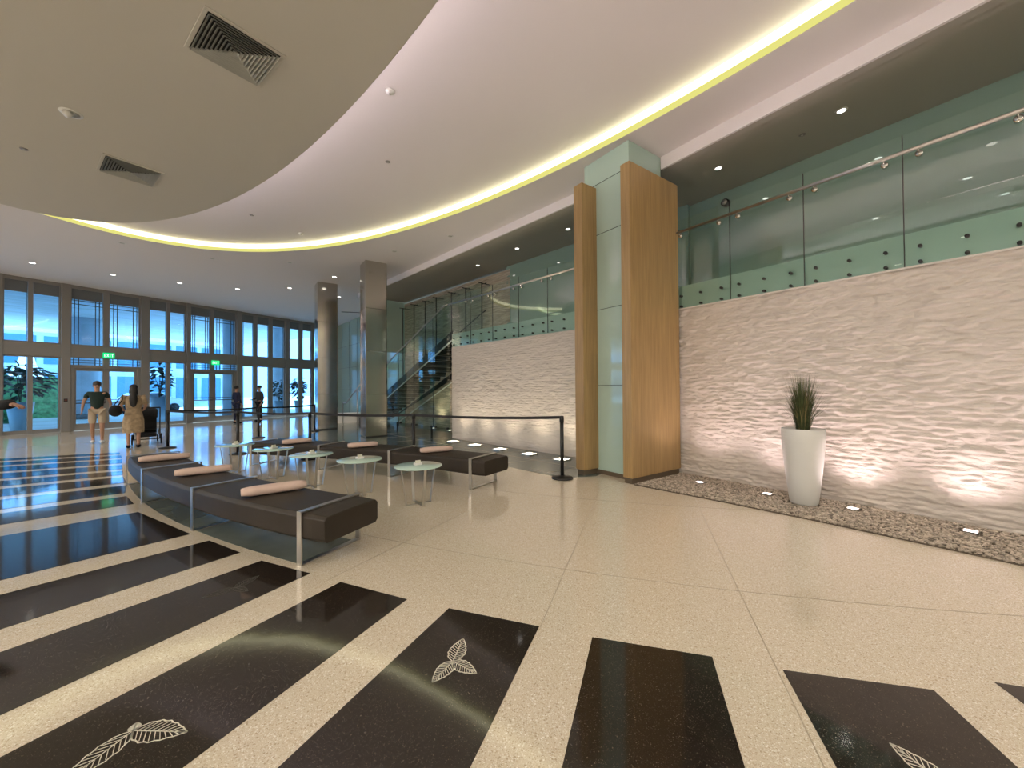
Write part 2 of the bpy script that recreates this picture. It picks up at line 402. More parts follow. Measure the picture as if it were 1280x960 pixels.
# ceilings
e0 = P2(11.1, -.2); e1 = P2(11.1, 1.7); e2 = P2(-1.2, -.2)
outer = [(-17.2, -9.2), (6.15, -9.2), (6.15, 3.9), (e2.x, e2.y), (e0.x, e0.y), (e1.x, e1.y), (5.35, 27.2), (PV(-12).x, PV(-12).y)]
struct(MB().prism(outer, CZ, CZ + .21, holes=[ring(.03)[::-1]]).build('ceiling', MT['plaster']))
struct(MB().prism(ring(.3), RZ, RZ + .1).build('ceiling_recess', MT['plaster']))
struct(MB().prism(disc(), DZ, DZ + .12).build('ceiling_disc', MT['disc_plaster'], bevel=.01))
mz = [(6.12, -9.2), (8.2, -9.2), (8.2, 5.2)] + [tuple(P2(.2, 2.0)[:2]), tuple(P2(11.1, 1.9)[:2]), tuple(P2(11.1, -.22)[:2]), tuple(P2(-1.2, -.22)[:2]), (6.12, 3.9)]
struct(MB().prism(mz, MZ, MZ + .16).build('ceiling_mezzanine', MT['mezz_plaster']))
fa = MB(); fa.box((6.08, -9.2, MZ - .05), (6.12, 3.98, CZ))
A_, B_ = P2(-1.2, -.26), P2(11.1, -.26)
fa.bar((A_.x, A_.y, (MZ - .03 + CZ) / 2), (B_.x, B_.y, (MZ - .03 + CZ) / 2), .04, CZ - MZ + .03)
struct(fa.build('trim_1', MT['plaster']))
# outer roof slab keeps the daylight out
struct(MB().prism([(-18, -10), (9.5, -10), (9.5, 28.5), (5.2, 28.5), (PV(-12.5, .1).x, PV(-12.5, .1).y)], 5.9, 6.1).build('ceiling_slab', MT['wallpaint']))
# cove lamp round the recess (two diffuser bands)
cv = thing('cove_light', 'long curved yellow-white strip light set in the ceiling step', 'light', (RC[0], RC[1], CZ))
def band(r, z0, z1, n=200, shape=None):
    vs = []; fs = []
    P = [shape(r), shape(r + .02)] if shape else [[(q * cos(2 * pi * k / n), q * sin(2 * pi * k / n)) for k in range(n)] for q in (r, r + .02)]
    n = len(P[0])
    for k in range(n):
        for rr, z in ((0, z0), (0, z1), (1, z1), (1, z0)): vs.append((*P[rr][k], z))
    for k in range(n):
        for q in range(4): fs.append((4 * k + q, 4 * ((k + 1) % n) + q, 4 * ((k + 1) % n) + (q + 1) % 4, 4 * k + (q + 1) % 4))
    return vs, fs
MB().add(*band(0, .0, .085, shape=lambda d: ring(d, (0, 0)))).build('lower_rim', MT['cove_yellow'], cv)
MB().add(*band(.005, .085, .208, shape=lambda d: ring(d, (0, 0)))).build('diffuser', MT['cove_white'], cv)
dl = thing('disc_cove_light', 'pinkish light strip hidden on top of the hanging ceiling disc', 'light', (DC[0], DC[1], DZ + .12))
MB().add(*band(-.3, 0.02, .09, shape=lambda d: disc(d, (0, 0)))).build('led_strip', MT['disc_led'], dl)

# stone wall heightfields
def stone_wall(name, L, Hh, mat, row=.062, dx=.03, amp=.035, seed=0, rough=1):
    rnd = random.Random(seed)
    nx = int(L / dx); dz = .0105; nz = int(Hh / dz)
    rows = []; z = 0
    while z < Hh:
        h = row * rnd.uniform(.75, 1.25); segs = []; x = 0
        while x < L:
            l = rnd.uniform(.12, .55); segs.append((x, x + l, rnd.uniform(0, 1))); x += l
        rows.append((z, h, segs)); z += h
    vs = []; fs = []
    ri = 0
    for iz in range(nz + 1):
        z = Hh * iz / nz
        while ri < len(rows) - 1 and z >= rows[ri][0] + rows[ri][1]: ri += 1
        z0, h, segs = rows[ri]; u = (z - z0) / h; si = 0
        edge = max(0, 1 - (2 * abs(u - .5)) ** 5)
        for ix in range(nx + 1):
            x = L * ix / nx
            while si < len(segs) - 1 and x > segs[si][1]: si += 1
            a, b, v = segs[si]
            nz_ = noise.noise((x * 4.5, z * 11, seed)) + .9 * noise.noise((x * 11, z * 24, seed + 5)) + .45 * noise.noise((x * 17, z * 42, seed + 9)) * rough
            zw = z + .022 * rough * noise.noise((x * 3.1, z * 3, seed + 20)) + .010 * noise.noise((x * 9, z * 4, seed + 30))
            q_ = (zw / row + .35 * noise.noise((0, zw * 5, seed))) % 1.0
            saw = (1 - .75 * q_) if q_ > .16 else q_ / .16
            md = .45 + .55 * noise.noise((x * 4.2, zw * 7, seed + 50))
            d = amp * (.10 * v + .06 * edge + .62 * saw * md + .42 * nz_ * rough)
            vs.append((x, -max(-.01, d), z))
    W_ = nx + 1
    for iz in range(nz):
        for ix in range(nx): fs.append((iz * W_ + ix, iz * W_ + ix + 1, (iz + 1) * W_ + ix + 1, (iz + 1) * W_ + ix))
    m = MB(); m.add(vs, fs, True)
    m.box((0, .02, 0), (L, .12, Hh))
    return struct(m.build(name, mat))
# local -y is the face. wall_right: along +Y from -3 at X=6.38, face towards -X => local x along -Y
o = stone_wall('wall_right', 7.9, 2.87, MT['stone'], row=.060, dx=.018, amp=.050, seed=3, rough=1.0)
place(o, (6.40, 3.96, 0), (0, -1))
o = stone_wall('wall_right_rear', 5.85, 2.77, MT['stone'], row=.058, dx=.026, amp=.030, seed=11, rough=.8)
place(o, P2(4.63, .02), tuple(-wu)[:2])
# end cap of the rear wall
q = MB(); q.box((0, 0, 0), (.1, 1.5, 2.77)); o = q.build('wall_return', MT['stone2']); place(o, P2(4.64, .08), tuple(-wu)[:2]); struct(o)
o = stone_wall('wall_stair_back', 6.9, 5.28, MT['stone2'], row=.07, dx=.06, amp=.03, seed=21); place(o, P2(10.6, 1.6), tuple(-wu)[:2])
# mezzanine slab
ms = [(6.5, -9), (7.95, -9), (7.95, 5.2), tuple(P2(-.6, 1.9)[:2]), tuple(P2(4.6, 1.6)[:2]), tuple(P2(4.6, .06)[:2]), tuple(P2(-1.3, .06)[:2]), (6.5, 3.9)]
struct(MB().prism(ms, 2.79, 3.12).build('floor_mezzanine', MT['grey_stone']))
# teal spandrels behind the balustrade glass
struct(MB().box((6.41, -4, 2.87), (6.46, 3.96, 3.28)).build('trim_2', MT['teal_band']))
o = MB().box((0, .03, 2.77), (5.85, .07, 3.17)).build('trim_3', MT['teal_band']); place(o, P2(4.63), tuple(-wu)[:2]); struct(o)
struct(MB().box((6.36, -4, 2.865), (6.44, 3.96, 2.885)).build('trim_4', MT['wallpaint']))
# back walls of the mezzanine, glass clad
bw = MB(); bw.box((7.92, -9, 0), (8.1, 5.3, 5.5)); struct(bw.build('wall_mezzanine', MT['teal']))
bw = MB(); bw.box((0, 0, 0), (5.7, .15, 5.5)); o = bw.build('wall_mezzanine_rear', MT['teal']); place(o, P2(3.87, 1.6), tuple(-wu)[:2]); struct(o)

# far teal wall past the stair + returns
a = P2(10.7, 1.6); b = Vector((5.25, 26.9, 0))
fw = MB(); L = (b - a).length; fw.box((0, 0, 0), (L, .15, 5.6)); o = fw.build('wall_far', MT['teal_light']); place(o, b, tuple((a - b).normalized())[:2]); struct(o)
o = MB().box((0, 0, 3.12), (1.7, .1, 5.6)).build('wall_upper_end', MT['teal_light']); place(o, P2(10.7, 0.0), tuple(wn)[:2]); struct(o)
fj = MB()
for k in range(1, 7): fj.box((k * 1.35, -.008, 0), (k * 1.35 + .01, 0, 5.5))
for zz in (1.5, 2.8, 4.1): fj.box((0, -.008, zz), (L, 0, zz + .01))
o = fj.build('trim_6', MT['darkmetal']); place(o, b, tuple((a - b).normalized())[:2]); struct(o)
# walls outside the frame that close the room
struct(MB().box((-17.2, -9.2, 0), (-17, 15.8, 5.9)).build('wall_left', MT['wallpaint']))
struct(MB().box((-17.2, -9.4, 0), (8.3, -9.2, 5.9)).build('wall_behind', MT['wallpaint']))
struct(MB().box((8.1, -9.2, 0), (8.3, 29, 5.95)).build('wall_outer_right', MT['wallpaint']))
o = MB().box((12.3, -.3, 0), (17, 0, 5.95)).build('wall_window_end', MT['wallpaint']); place(o, V0, tuple(vu)[:2]); struct(o)

# window wall --------------------------------------------------------
T0, T1, TOP, BL = 2.80, 3.26, 5.55, 5.03
fr = MB()
def vb(m, s0, s1, z0, z1, d0=-.08, d1=.08): m.box((s0, d0, z0), (s1, d1, z1))
posts = [(-7.2, -6.9), (-4.9, -4.6), (-2.4, -2.1), (-.35, 0.08), (1.42, 1.66), (3.68, 3.96), (5.28, 5.45), (7.40, 7.64), (9.92, 10.16), (12.3, 12.6), (-11.8, -11.5), (-9.5, -9.2)]
for a, b in posts: vb(fr, a, b, 0, TOP, -.16, .16)
vb(fr, -11.8, 12.6, T0, T1, -.12, .12); vb(fr, -11.8, 12.6, TOP - .12, TOP + .3, -.1, .1)
o = fr.build('wall_window', MT['mullion'], bevel=.008); place(o, V0, tuple(vu)[:2]); struct(o)
def window(n, s0, s1, mull, low=True):
    m = MB()
    for a, b in mull: vb(m, a, b, 0.02, TOP - .1, -.07, .07)
    zs = [(0, .14), (T0 - .05, T0), (T1, T1 + .05)] if low else [(T1, T1 + .05)]
    for z0, z1 in zs: vb(m, s0, s1, z0, z1, -.06, .06)
    for a in (s0, s1 - .04): vb(m, a, a + .04, .1 if low else T1, TOP - .1, -.055, .055)
    o = m.build('window_%d' % n, MT['mullion']); place(o, V0, tuple(vu)[:2]); struct(o)
    edges = [s0] + [x for ab in mull for x in ab] + [s1]
    for k in range(0, len(edges), 2):
        a, b = edges[k], edges[k + 1]
        MB().box((a, -.008, T1), (b, .008, TOP - .1)).build('upper_pane', MT['win_glass'], o)
        MB().box((a + .01, -.05, BL), (b - .01, -.03, TOP - .1)).build('roller_blind', MT['blind'], o)
        if low: MB().box((a, -.008, .12), (b, .008, T0)).build('lower_pane', MT['win_glass'], o)
    return o
window(1, .08, 1.42, [(.64, .76)]); window(2, 3.96, 5.28, [(4.57, 4.70)]); window(3, 7.64, 9.92, [(8.24, 8.44), (9.03, 9.24)])
window(4, 10.16, 12.3, [(10.77, 11.0), (11.55, 11.75)])
window(5, -2.1, -.35, [(-1.3, -1.18)]); window(6, -4.6, -2.4, [(-3.6, -3.45)]); window(7, -6.9, -4.9, [(-6, -5.9)]); window(8, -9.2, -7.2, [(-8.2, -8.1)]); window(9, -11.5, -9.5, [(-10.5, -10.4)])
def doorbay(n, s0, s1, c0, c1):
    w = window(20 + n - 1, s0, s1, [(c0, c1)], low=False)
    w.name = 'window_%d' % (9 + n)
    gr = MB()
    for (a, b) in ((s0, c0), (c1, s1)):
        wd = b - a
        for u in (.12, .24) + ((.76, .88) if wd > .6 else ()): vb(gr, a + wd * u, a + wd * u + .022, T1, TOP - .1, -.035, -.01)
        for z in (4.84, 4.98): vb(gr, a, b, z, z + .025, -.035, -.01)
        for u in (.1, .25, .75, .9): vb(gr, a + wd * u, a + wd * u + .025, 2.52, 2.80, -.035, -.01)
        for z in (2.60, 2.70): vb(gr, a, b, z, z + .02, -.035, -.01)
    gr.build('decorative_grille', MT['mullion_dark'], w)
    MB().box((s0, -.008, 2.5), (s1, .008, T0)).build('transom_pane', MT['win_glass'], w)
    d = MB()
    vb(d, s0, s1, 2.42, 2.52, -.1, .1); vb(d, s0, s0 + .10, 0, 2.45, -.1, .1); vb(d, s1 - .10, s1, 0, 2.45, -.1, .1)
    mid = (s0 + s1) / 2; vb(d, mid - .28, mid + .3, 2.42, 2.47, -.16, -.1)
    o = d.build('door_%d' % n, MT['mullion'], bevel=.005); place(o, V0, tuple(vu)[:2]); struct(o)
    for (a, b, hs) in ((s0 + .10, mid, 1), (mid, s1 - .10, -1)):
        lf = MB(); st = .07
        vb(lf, a, a + st, .01, 2.42, -.04, .04); vb(lf, b - st, b, .01, 2.42, -.04, .04); vb(lf, a + st, b - st, 2.3, 2.42, -.04, .04); vb(lf, a + st, b - st, .01, .26, -.04, .04)
        l = lf.build('door_leaf', MT['mullion'], o)
        MB().box((a + st, -.006, .26), (b - st, .006, 2.3)).build('glass_pane', MT['win_glass'], l)
        pb = MB(); pb.tube([(a + .05, -.09, 1.05), (b - .05, -.09, 1.05)], .018); pb.tube([(a + .05, -.09, 1.17), (b - .05, -.09, 1.17)], .012)
        for x in (a + .06, b - .06): pb.tube([(x, -.09, 1.11), (x, -.03, 1.11)], .014)
        pb.build('push_bar', MT['darkmetal'], l)
    return o
doorbay(1, 1.66, 3.68, 2.55, 2.74); doorbay(2, 5.45, 7.40, 6.24, 6.42)
# exit signs
def exit_sign(s, z, label):
    t = thing('exit_sign', label, 'sign', PV(s, -.2, z), atan2(vu.y, vu.x), 'green exit signs over the doors')
    MB().box((-.17, -.02, -.11), (.17, .02, .11)).build('housing', MT['exit_green'], t, bevel=.01)
    MB().box((-.03, .02, -.02), (.03, .1, .02)).build('bracket', MT['darkmetal'], t)
    tx = MB()
    def stroke(x, y, w, h): tx.box((x, -.026, y), (x + w, -.021, y + h))
    X = -.135; h = .12; y = -.06
    stroke(X, y, .014, h); [stroke(X, y + k, .05, .014) for k in (0, .053, .106)]
    Rr = Matrix.Rotation(radians(27), 3, 'Y')
    for sg in (-1, 1):
        R_ = Matrix.Rotation(radians(27 * sg), 3, 'Y'); tx.box((-.007, -.026, -.062), (.007, -.021, .062), R_, Vector((-.035, 0, 0)))
    stroke(.025, y, .014, h); stroke(.065, y + .106, .07, .014); stroke(.093, y, .014, h)
    tx.build('lettering', MT['exit_letter'], t)
exit_sign(2.68, 2.93, 'small green exit sign above the left entrance doors'); exit_sign(6.42, 2.85, 'small green exit sign above the right entrance doors, near the columns')
t = thing('card_reader', 'small dark reddish card reader on the post left of the entrance doors', 'card reader', PV(1.53, -.16, 1.12), atan2(vu.y, vu.x))
MB().box((-.05, -.03, 0), (.05, 0, .12)).build('housing', MT['darkmetal'], t, bevel=.006); MB().box((-.03, -.034, .03), (.03, -.03, .09)).build('reader_face', MT['red'], t)
t = thing('card_reader', 'small dark card reader on the post right of the far entrance doors', 'card reader', PV(7.52, -.16, 1.12), atan2(vu.y, vu.x))
MB().box((-.04, -.03, 0), (.04, 0, .12)).build('housing', MT['darkmetal'], t, bevel=.006); MB().box((-.025, -.034, .03), (.025, -.03, .09)).build('reader_face', MT['slot'], t)

# ================================================================== OUTDOORS
g0 = PV(-60, .2); g1 = PV(60, .2); g2 = PV(70, 70); g3 = PV(-60, 70)
o = MB().prism([tuple(p[:2]) for p in (g0, g1, g2, g3)], -.2, -.03).build('ground', MT['concrete']); struct(o)
o = MB().box((-30, .25, 5.62), (16, 17, 6.1)).build('ceiling_canopy', MT['canopy']); place(o, V0, tuple(vu)[:2]); struct(o)
def ext_column(s, d, r, h, label):
    t = thing('round_column', label, 'column', PV(s, d, -.03), 0, 'round columns outside under the canopy')
    MB().lathe([(r, 0), (r, h)], 32).build('shaft', MT['canopy'], t); MB().lathe([(r + .04, 0), (r + .04, .25), (r, .28)], 32).build('base', MT['mullion'], t)
ext_column(4.6, 10, .75, 5.65, 'thick round column outside behind the left entrance doors')
ext_column(8.9, 3.2, .5, 5.65, 'blue-grey round column outside between the windows right of the far doors')
ext_column(12.3, 4.2, .5, 5.65, 'round column outside beside the square metal column')
ext_column(-6, 9, .6, 5.65, 'round column outside at the far left')
# neighbouring buildings
def building(s, d, w, dep, h, label, floors):
    t = thing('building', label, 'building', PV(s, d, -.03), atan2(vu.y, vu.x), 'buildings across the driveway')
    MB().box((0, 0, 0), (w, dep, h)).build('facade', MT['ext_wall'], t)
    n = int(w / 2.2)
    for k in range(floors):
        for q in range(n):
            MB().box((.3 + q * 2.2, -.05, .6 + k * 3.2), (2.1 + q * 2.2, .02, 2.9 + k * 3.2)).build('window', MT['ext_glass'], t)
building(4.2, 27, 16, 8, 6.4, 'pale blue glazed building seen through the doors', 2)
building(-30, 34, 26, 8, 5.0, 'low pale building behind the hedge at far left', 1)
def blob_hedge(s, d, w, h, dep, label, mat='hedge', seed=1, cat='hedge'):
    rnd = random.Random(seed); m = MB()
    for k in range(int(900)):
        p = Vector((rnd.uniform(0, w), rnd.uniform(0, dep), rnd.uniform(.05, h) * (1 - .25 * rnd.random())))
        a, b, c = [rnd.uniform(0, 6) for _ in range(3)]
        R = Matrix.Rotation(a, 3, 'X') @ Matrix.Rotation(b, 3, 'Z'); l = rnd.uniform(.12, .3)
        m.add([p + R @ Vector(v) for v in ((0, -l, 0), (l * .45, 0, .03), (0, l, 0), (-l * .45, 0, .03))], [(0, 1, 2, 3)])
    m.box((.1, .1, 0), (w - .1, dep - .1, h * .8))
    o = m.build('hedge', MT[mat]); place(o, PV(s, d, -.03), tuple(vu)[:2]); tag(o, label, cat, 'hedges outside'); return o
blob_hedge(-1.5, 13, 6.3, 2.9, 1.2, 'green clipped hedge outside behind the left entrance doors', seed=2)
blob_hedge(-12, 15, 9.5, 2.3, 1.2, 'green hedge outside behind the leftmost windows', seed=3)
for k, (s, d) in enumerate(((-1.2, 8.5), (.9, 8.8))):
    blob_hedge(s, d, 1.3, .7, .6, ['low bush outside the leftmost window', 'low bush outside the left entrance doors'][k], seed=6 + k)
# potted fiddle-leaf plants outside
def leafy_plant(s, d, label, ph, th, spread, nl, seed, pr=.27, cz=.5):
    rnd = random.Random(seed)
    t = thing('potted_plant', label, 'potted plant', PV(s, d, -.03), 0, 'tall potted plants outside the windows')
    MB().lathe([(pr * .62, 0), (pr * .75, ph * .4), (pr, ph), (pr - .03, ph), (pr - .04, ph - .04), (0, ph - .04)], 24).build('planter', MT['white'], t)
    st = MB()
    for k in range(4): st.tube([(0, 0, ph - .05), (rnd.uniform(-.06, .06), rnd.uniform(-.06, .06), ph + .3), (rnd.uniform(-.2, .2), rnd.uniform(-.2, .2), th - .35)], [.022, .018, .01], 6)
    st.build('stem', MT['trunk'], t)
    lf = MB()
    for k in range(nl):
        c = Vector((0, 0, (th + ph) / 2 + .18)); d_ = Vector((rnd.gauss(0, 1), rnd.gauss(0, 1), rnd.gauss(.15, 1))).normalized() * rnd.uniform(.35, 1) ** .6
        p = c + Vector((d_.x * spread, d_.y * spread, d_.z * (th - ph) * cz)); dr = Vector((d_.x, d_.y, .15 - .5 * rnd.random())).normalized(); l = rnd.uniform(.2, .34); w = l * .36
        x = dr.cross(Vector((0, 0, 1))).normalized(); up = x.cross(dr)
        P = [p, p + dr * l * .3 + x * w * .7 + up * .02, p + dr * l * .7 + x * w, p + dr * l - up * .05, p + dr * l * .7 - x * w, p + dr * l * .3 - x * w * .7 + up * .02, p + dr * l * .55 - up * .02]
        lf.add(P, [(0, 1, 6), (1, 2, 6), (2, 3, 6), (3, 4, 6), (4, 5, 6), (5, 0, 6)])
    lf.build('foliage', MT['leaf'], t)
leafy_plant(.82, 1.75, 'broad-leaved plant in tall white planter outside the leftmost windows', 1.15, 2.4, .9, 240, 4, .36)
leafy_plant(4.62, .75, 'narrow dark plant in tall white planter behind the woman with the stroller', 1.25, 2.6, .33, 90, 5, .34)
leafy_plant(10.25, 1.0, 'dark bushy plant in planter outside, left of the pair near the metal column', .9, 2.0, .34, 110, 6, .26)
leafy_plant(11.45, 1.0, 'dark bushy plant in planter outside, next to the metal column', .9, 2.15, .36, 110, 7, .26)
# conical chandelier outside under the canopy
t = thing('chandelier', 'white cone of glowing strands hanging outside the leftmost windows', 'chandelier', PV(1.28, 3.4, 2.08))
st = MB()
for k in range(84):
    a = 2 * pi * k / 84; r = .46
    st.tube([(r * cos(a), r * sin(a), .1 * (k % 2)), (.26 * cos(a), .26 * sin(a), .52), (.05 * cos(a), .05 * sin(a), 1.5)], .011, 4)
st.build('strands', MT['strand'], t)
MB().add(*band(.46, 0, .02, 48)).build('ring', MT['steel'], t); MB().add(*band(.26, .50, .52, 48)).build('ring', MT['steel'], t)
MB().tube([(0, 0, 1.45), (0, 0, 3.56)], .012).build('rod', MT['darkmetal'], t)
# car outside
t = thing('car', 'silver car parked outside the far entrance doors', 'car', PV(8.6, 14, -.03), atan2(vu.y, vu.x) + .15)
prof = [(-2.1, .35), (-2.15, .7), (-1.9, .92), (-1.2, 1.0), (-.6, 1.42), (.6, 1.44), (1.35, 1.02), (2.05, .9), (2.2, .6), (2.15, .32)]
m = MB(); vs = [(x, y, z) for y in (-.85, .85) for x, z in prof]; n = len(prof)
m.add(vs, [tuple(range(n)), tuple(range(2 * n - 1, n - 1, -1))] + [(i, n + i, n + (i + 1) % n, (i + 1) % n) for i in range(n)]); m.build('body', MT['carpaint'], t, bevel=.06)
m = MB(); 
for y in (-.862, .852): m.add([(x, y + dy, z) for dy in (0, .01) for x, z in ((-1.0, 1.02), (-.55, 1.36), (.55, 1.38), (1.1, 1.04))], [(0, 1, 2, 3), (7, 6, 5, 4), (0, 4, 5, 1), (1, 5, 6, 2), (2, 6, 7, 3), (3, 7, 4, 0)])
m.build('side_windows', MT['caru'], t)
for x in (-1.35, 1.35):
    for y in (-.8, .8): MB().disc((x, y, .32), (0, 1, 0), .32, .22, 24).build('wheel', MT['tyre'], t)

# ================================================================== PILLAR, COLUMNS
t = thing('clad_pillar', 'tall pillar of pale green glass between two oak panels', 'pillar', (5.6, 4.4, 0))
def tb(mn, mx): return MB().box((mn[0] - 5.6, mn[1] - 4.4, mn[2]), (mx[0] - 5.6, mx[1] - 4.4, mx[2]))
c_ = tb((5.22, 4.0, 0.0), (6.1, 4.98, CZ)); core = c_.build('glass_core', MT['teal_light'], t)
sj = MB()
for z in (1.54, 2.87, 4.2, 5.1): sj.add(*[(lambda m: (m.v, m.f))(tb((5.214, 3.994, z), (6.1, 4.985, z + .008)))][0])
sj.build('joint', MT['darkmetal'], core)
tb((5.0, 3.82, .09), (6.33, 3.995, 5.05)).build('oak_panel', MT['wood'], t, bevel=.004)
tb((4.86, 4.70, .09), (5.9, 4.9, 5.05)).build('oak_panel', MT['wood'], t, bevel=.004)
tb((6.2, 3.995, .0), (6.33, 4.3, 4.35)).build('oak_return', MT['wood'], t)
b_ = tb((5.02, 3.84, 0), (6.31, 3.98, .09)); b2 = tb((4.88, 4.72, 0), (5.9, 4.88, .09)); b_.add(b2.v, b2.f); b3 = tb((5.2, 3.98, 0), (5.25, 4.72, .07)); b_.add(b3.v, b3.f)
b_.build('plinth', MT['woodbase'], t)
def steel_col(x, y, w, label):
    t = thing('square_column', label, 'column', (x + w / 2, y + w / 2, 0), 0, 'stainless steel clad square columns')
    m = MB(); h = w / 2; r = .04
    ch = [(-h + r, -h), (h - r, -h), (h, -h + r), (h, h - r), (h - r, h), (-h + r, h), (-h, h - r), (-h, -h + r)]
    ch = [(-h, -h), (h - r, -h), (h, -h + r), (h, h - r), (h - r, h), (-h + r, h), (-h, h - r)]
    m.prism(ch, .04, CZ); s = m.build('steel_cladding', MT['colsteel'], t, bevel=.006)
    jt = MB()
    for z in (1.35, 2.7, 4.05): jt.box((-h - .001, -h - .001, z), (h + .001, h + .001, z + .008))
    jt.build('seam', MT['darkmetal'], s)
    MB().box((-h + .015, -h + .015, 0), (h - .015, h - .015, .04)).build('plinth', MT['darkmetal'], t)
steel_col(3.3, 12.45, .68, 'square stainless steel column, the nearer one beside the stair')
steel_col(2.5, 15.95, .70, 'square stainless steel column, the farther one beside the windows')

# ================================================================== MEZZANINE BALUSTRADES
def balustrade(name, label, org, d, joints, zb, zt, railz, bolts, boltz, pucks, r_ends):
    """local x along d, local -y towards the room"""
    t = thing(name, label, 'balustrade', org, atan2(d[1], d[0]))
    for a, b in zip(joints[:-1], joints[1:]): MB().box((a + .006, -.006, zb), (b - .006, .006, zt)).build('glass_panel', MT['rail_glass'], t)
    for a in joints[1:-1]: MB().box((a - .004, -.008, zb), (a + .004, .008, zt)).build('glass_joint', MT['darkmetal'], t)
    MB().tube([(r_ends[0], -.09, railz), (r_ends[1], -.09, railz)], .022, 12).build('handrail', MT['steel'], t)
    for x in pucks:
        m = MB(); m.disc((x, -.03, railz - .05), (0, 1, 0), .034, .045, 16); m.tube([(x, -.05, railz - .05), (x, -.09, railz - .01)], .008, 6)
        m.build('rail_bracket', MT['chrome'], t)
    for x in bolts:
        for z in boltz: MB().disc((x, -.004, z), (0, 1, 0), .019, .05, 14).build('standoff_bolt', MT['darkmetal'], t)
    return t
X0 = 3.93   # local x = 3.93 - Y
jts = [0, .96, 1.94, 2.92, 3.90, 4.88, 5.86]
bl_ = []
for a in jts[:-1]: bl_ += [a + .13, a + .48, a + .82]
pk = []
for a in jts[1:-1]: pk += [a - .15, a + .14]
balustrade('glass_balustrade', 'clear glass balustrade with steel handrail above the right stone wall', (6.38, X0, 0), (0, -1), jts, 2.88, 4.44, 4.2, bl_, (3.1, 2.92), [.15] + pk, (.02, 6.5))
jt2 = [0, .96, 1.94, 2.94, 3.90, 4.90, 5.8]
bl2 = []
for a in jt2[:-1]: bl2 += [a + .13, a + .48, a + .82]
pk2 = []
for a in jt2[1:-1]: pk2 += [a - .15, a + .14]
balustrade('glass_balustrade', 'clear glass balustrade with steel handrail above the left cream stone wall', P2(4.63), tuple(-wu)[:2], jt2, 2.78, 4.29, 4.06, bl2, (3.03, 2.83), pk2, (.0, 5.7))

# ================================================================== STAIR
SL = .41
def z1(s): return 2.84 - SL * (s - 5.1)
t = thing('staircase', 'dark open staircase with glass sides rising behind the cream wall', 'staircase', P2(4.6), atan2(wu.y, wu.x))
# local x = s - 4.6 ; local y = -off
def lx(s): return s - 4.6
for off, nm in ((.1, 'near'), (1.42, 'far')):
    m = MB(); sE = 12.0
    zb = 0 if off < 1 else -.45
    P = [(4.74, z1(4.74) + zb), (sE, z1(sE) + zb), (sE, z1(sE) + zb + .30), (4.74, z1(4.74) + zb + .30)]
    P = [(lx(s), max(0.0, z)) for s, z in P]
    m.add([(x, -off + dy, z) for dy in (0, -.03) for x, z in P], [(0, 1, 2, 3), (7, 6, 5, 4), (0, 4, 5, 1), (1, 5, 6, 2), (2, 6, 7, 3), (3, 7, 4, 0)])
    m.build('stringer', MT['darkmetal'], t)
    e = MB(); e.bar((lx(4.74), -off + .01, z1(4.74) + zb), (lx(11.2), -off + .01, z1(11.2) + zb), .03, .035); e.build('stringer_edge', MT['white'], t)
run = .38; k = 0; s = 4.80
stair_tread = pbr('polished_dark_tread', (.035, .042, .04), .12)
while s < 12:
    z = z1(s) - .02
    if z > .02:
        m = MB(); m.box((lx(s), -1.40, z - .05), (lx(s) + run * .98, -.12, z + .0)); m.box((lx(s) + run * .90, -1.40, z - .15), (lx(s) + run * .98, -.12, z))
        tr = m.build('tread', stair_tread, t)
        MB().box((lx(s) - .005, -1.40, z - .055), (lx(s) + .01, -.12, z - .045)).build('nosing', MT['steel'], tr)
    s += run
# glass side with handrail
js = [4.72, 5.68, 6.92, 8.04, 9.3, 10.6, 11.7]
for a, b in zip(js[:-1], js[1:]):
    P = [(lx(a) + .008, .16), (lx(b) - .008, .16), (lx(b) - .008, 4.2 - .4 * (b - 4.78)), (lx(a) + .008, 4.2 - .4 * (a - 4.78))]
    if a >= 9: P[0] = (P[0][0], max(.16, z1(a) + .1)); P[1] = (P[1][0], max(.16, z1(b) + .1))
    MB().add([(x, dy, z) for dy in (-.006, .006) for x, z in P], [(0, 1, 2, 3), (7, 6, 5, 4), (0, 4, 5, 1), (1, 5, 6, 2), (2, 6, 7, 3), (3, 7, 4, 0)]).build('glass_side', MT['stair_glass'], t)
    for x in (a + .14, b - .14):
        if a < 8: MB().disc((lx(x), 0, .28), (0, 1, 0), .035, .07, 12).build('glass_clamp', MT['darkmetal'], t)
for a in js[1:4]:
    MB().box((lx(a) - .005, -.008, .16), (lx(a) + .005, .008, 4.2 - .4 * (a - 4.78))).build('glass_joint', MT['darkmetal'], t)
    MB().box((lx(a) + .08, -.03, 0), (lx(a) + .11, .03, .3)).build('glass_foot', MT['darkmetal'], t)
MB().tube([(lx(4.72), .08, 4.08), (lx(4.9), .08, 4.06), (lx(11.4), .08, 4.1 - .4 * (11.4 - 4.78)), (lx(11.9), .08, 1.42 - .03)], .022, 10).build('handrail', MT['steel'], t)
MB().tube([(lx(4.74), -1.45, 4.1), (lx(4.9), -1.45, 4.06), (lx(11.4), -1.45, 4.1 - .4 * (11.4 - 4.78))], .02, 8).build('handrail', MT['darkmetal'], t)
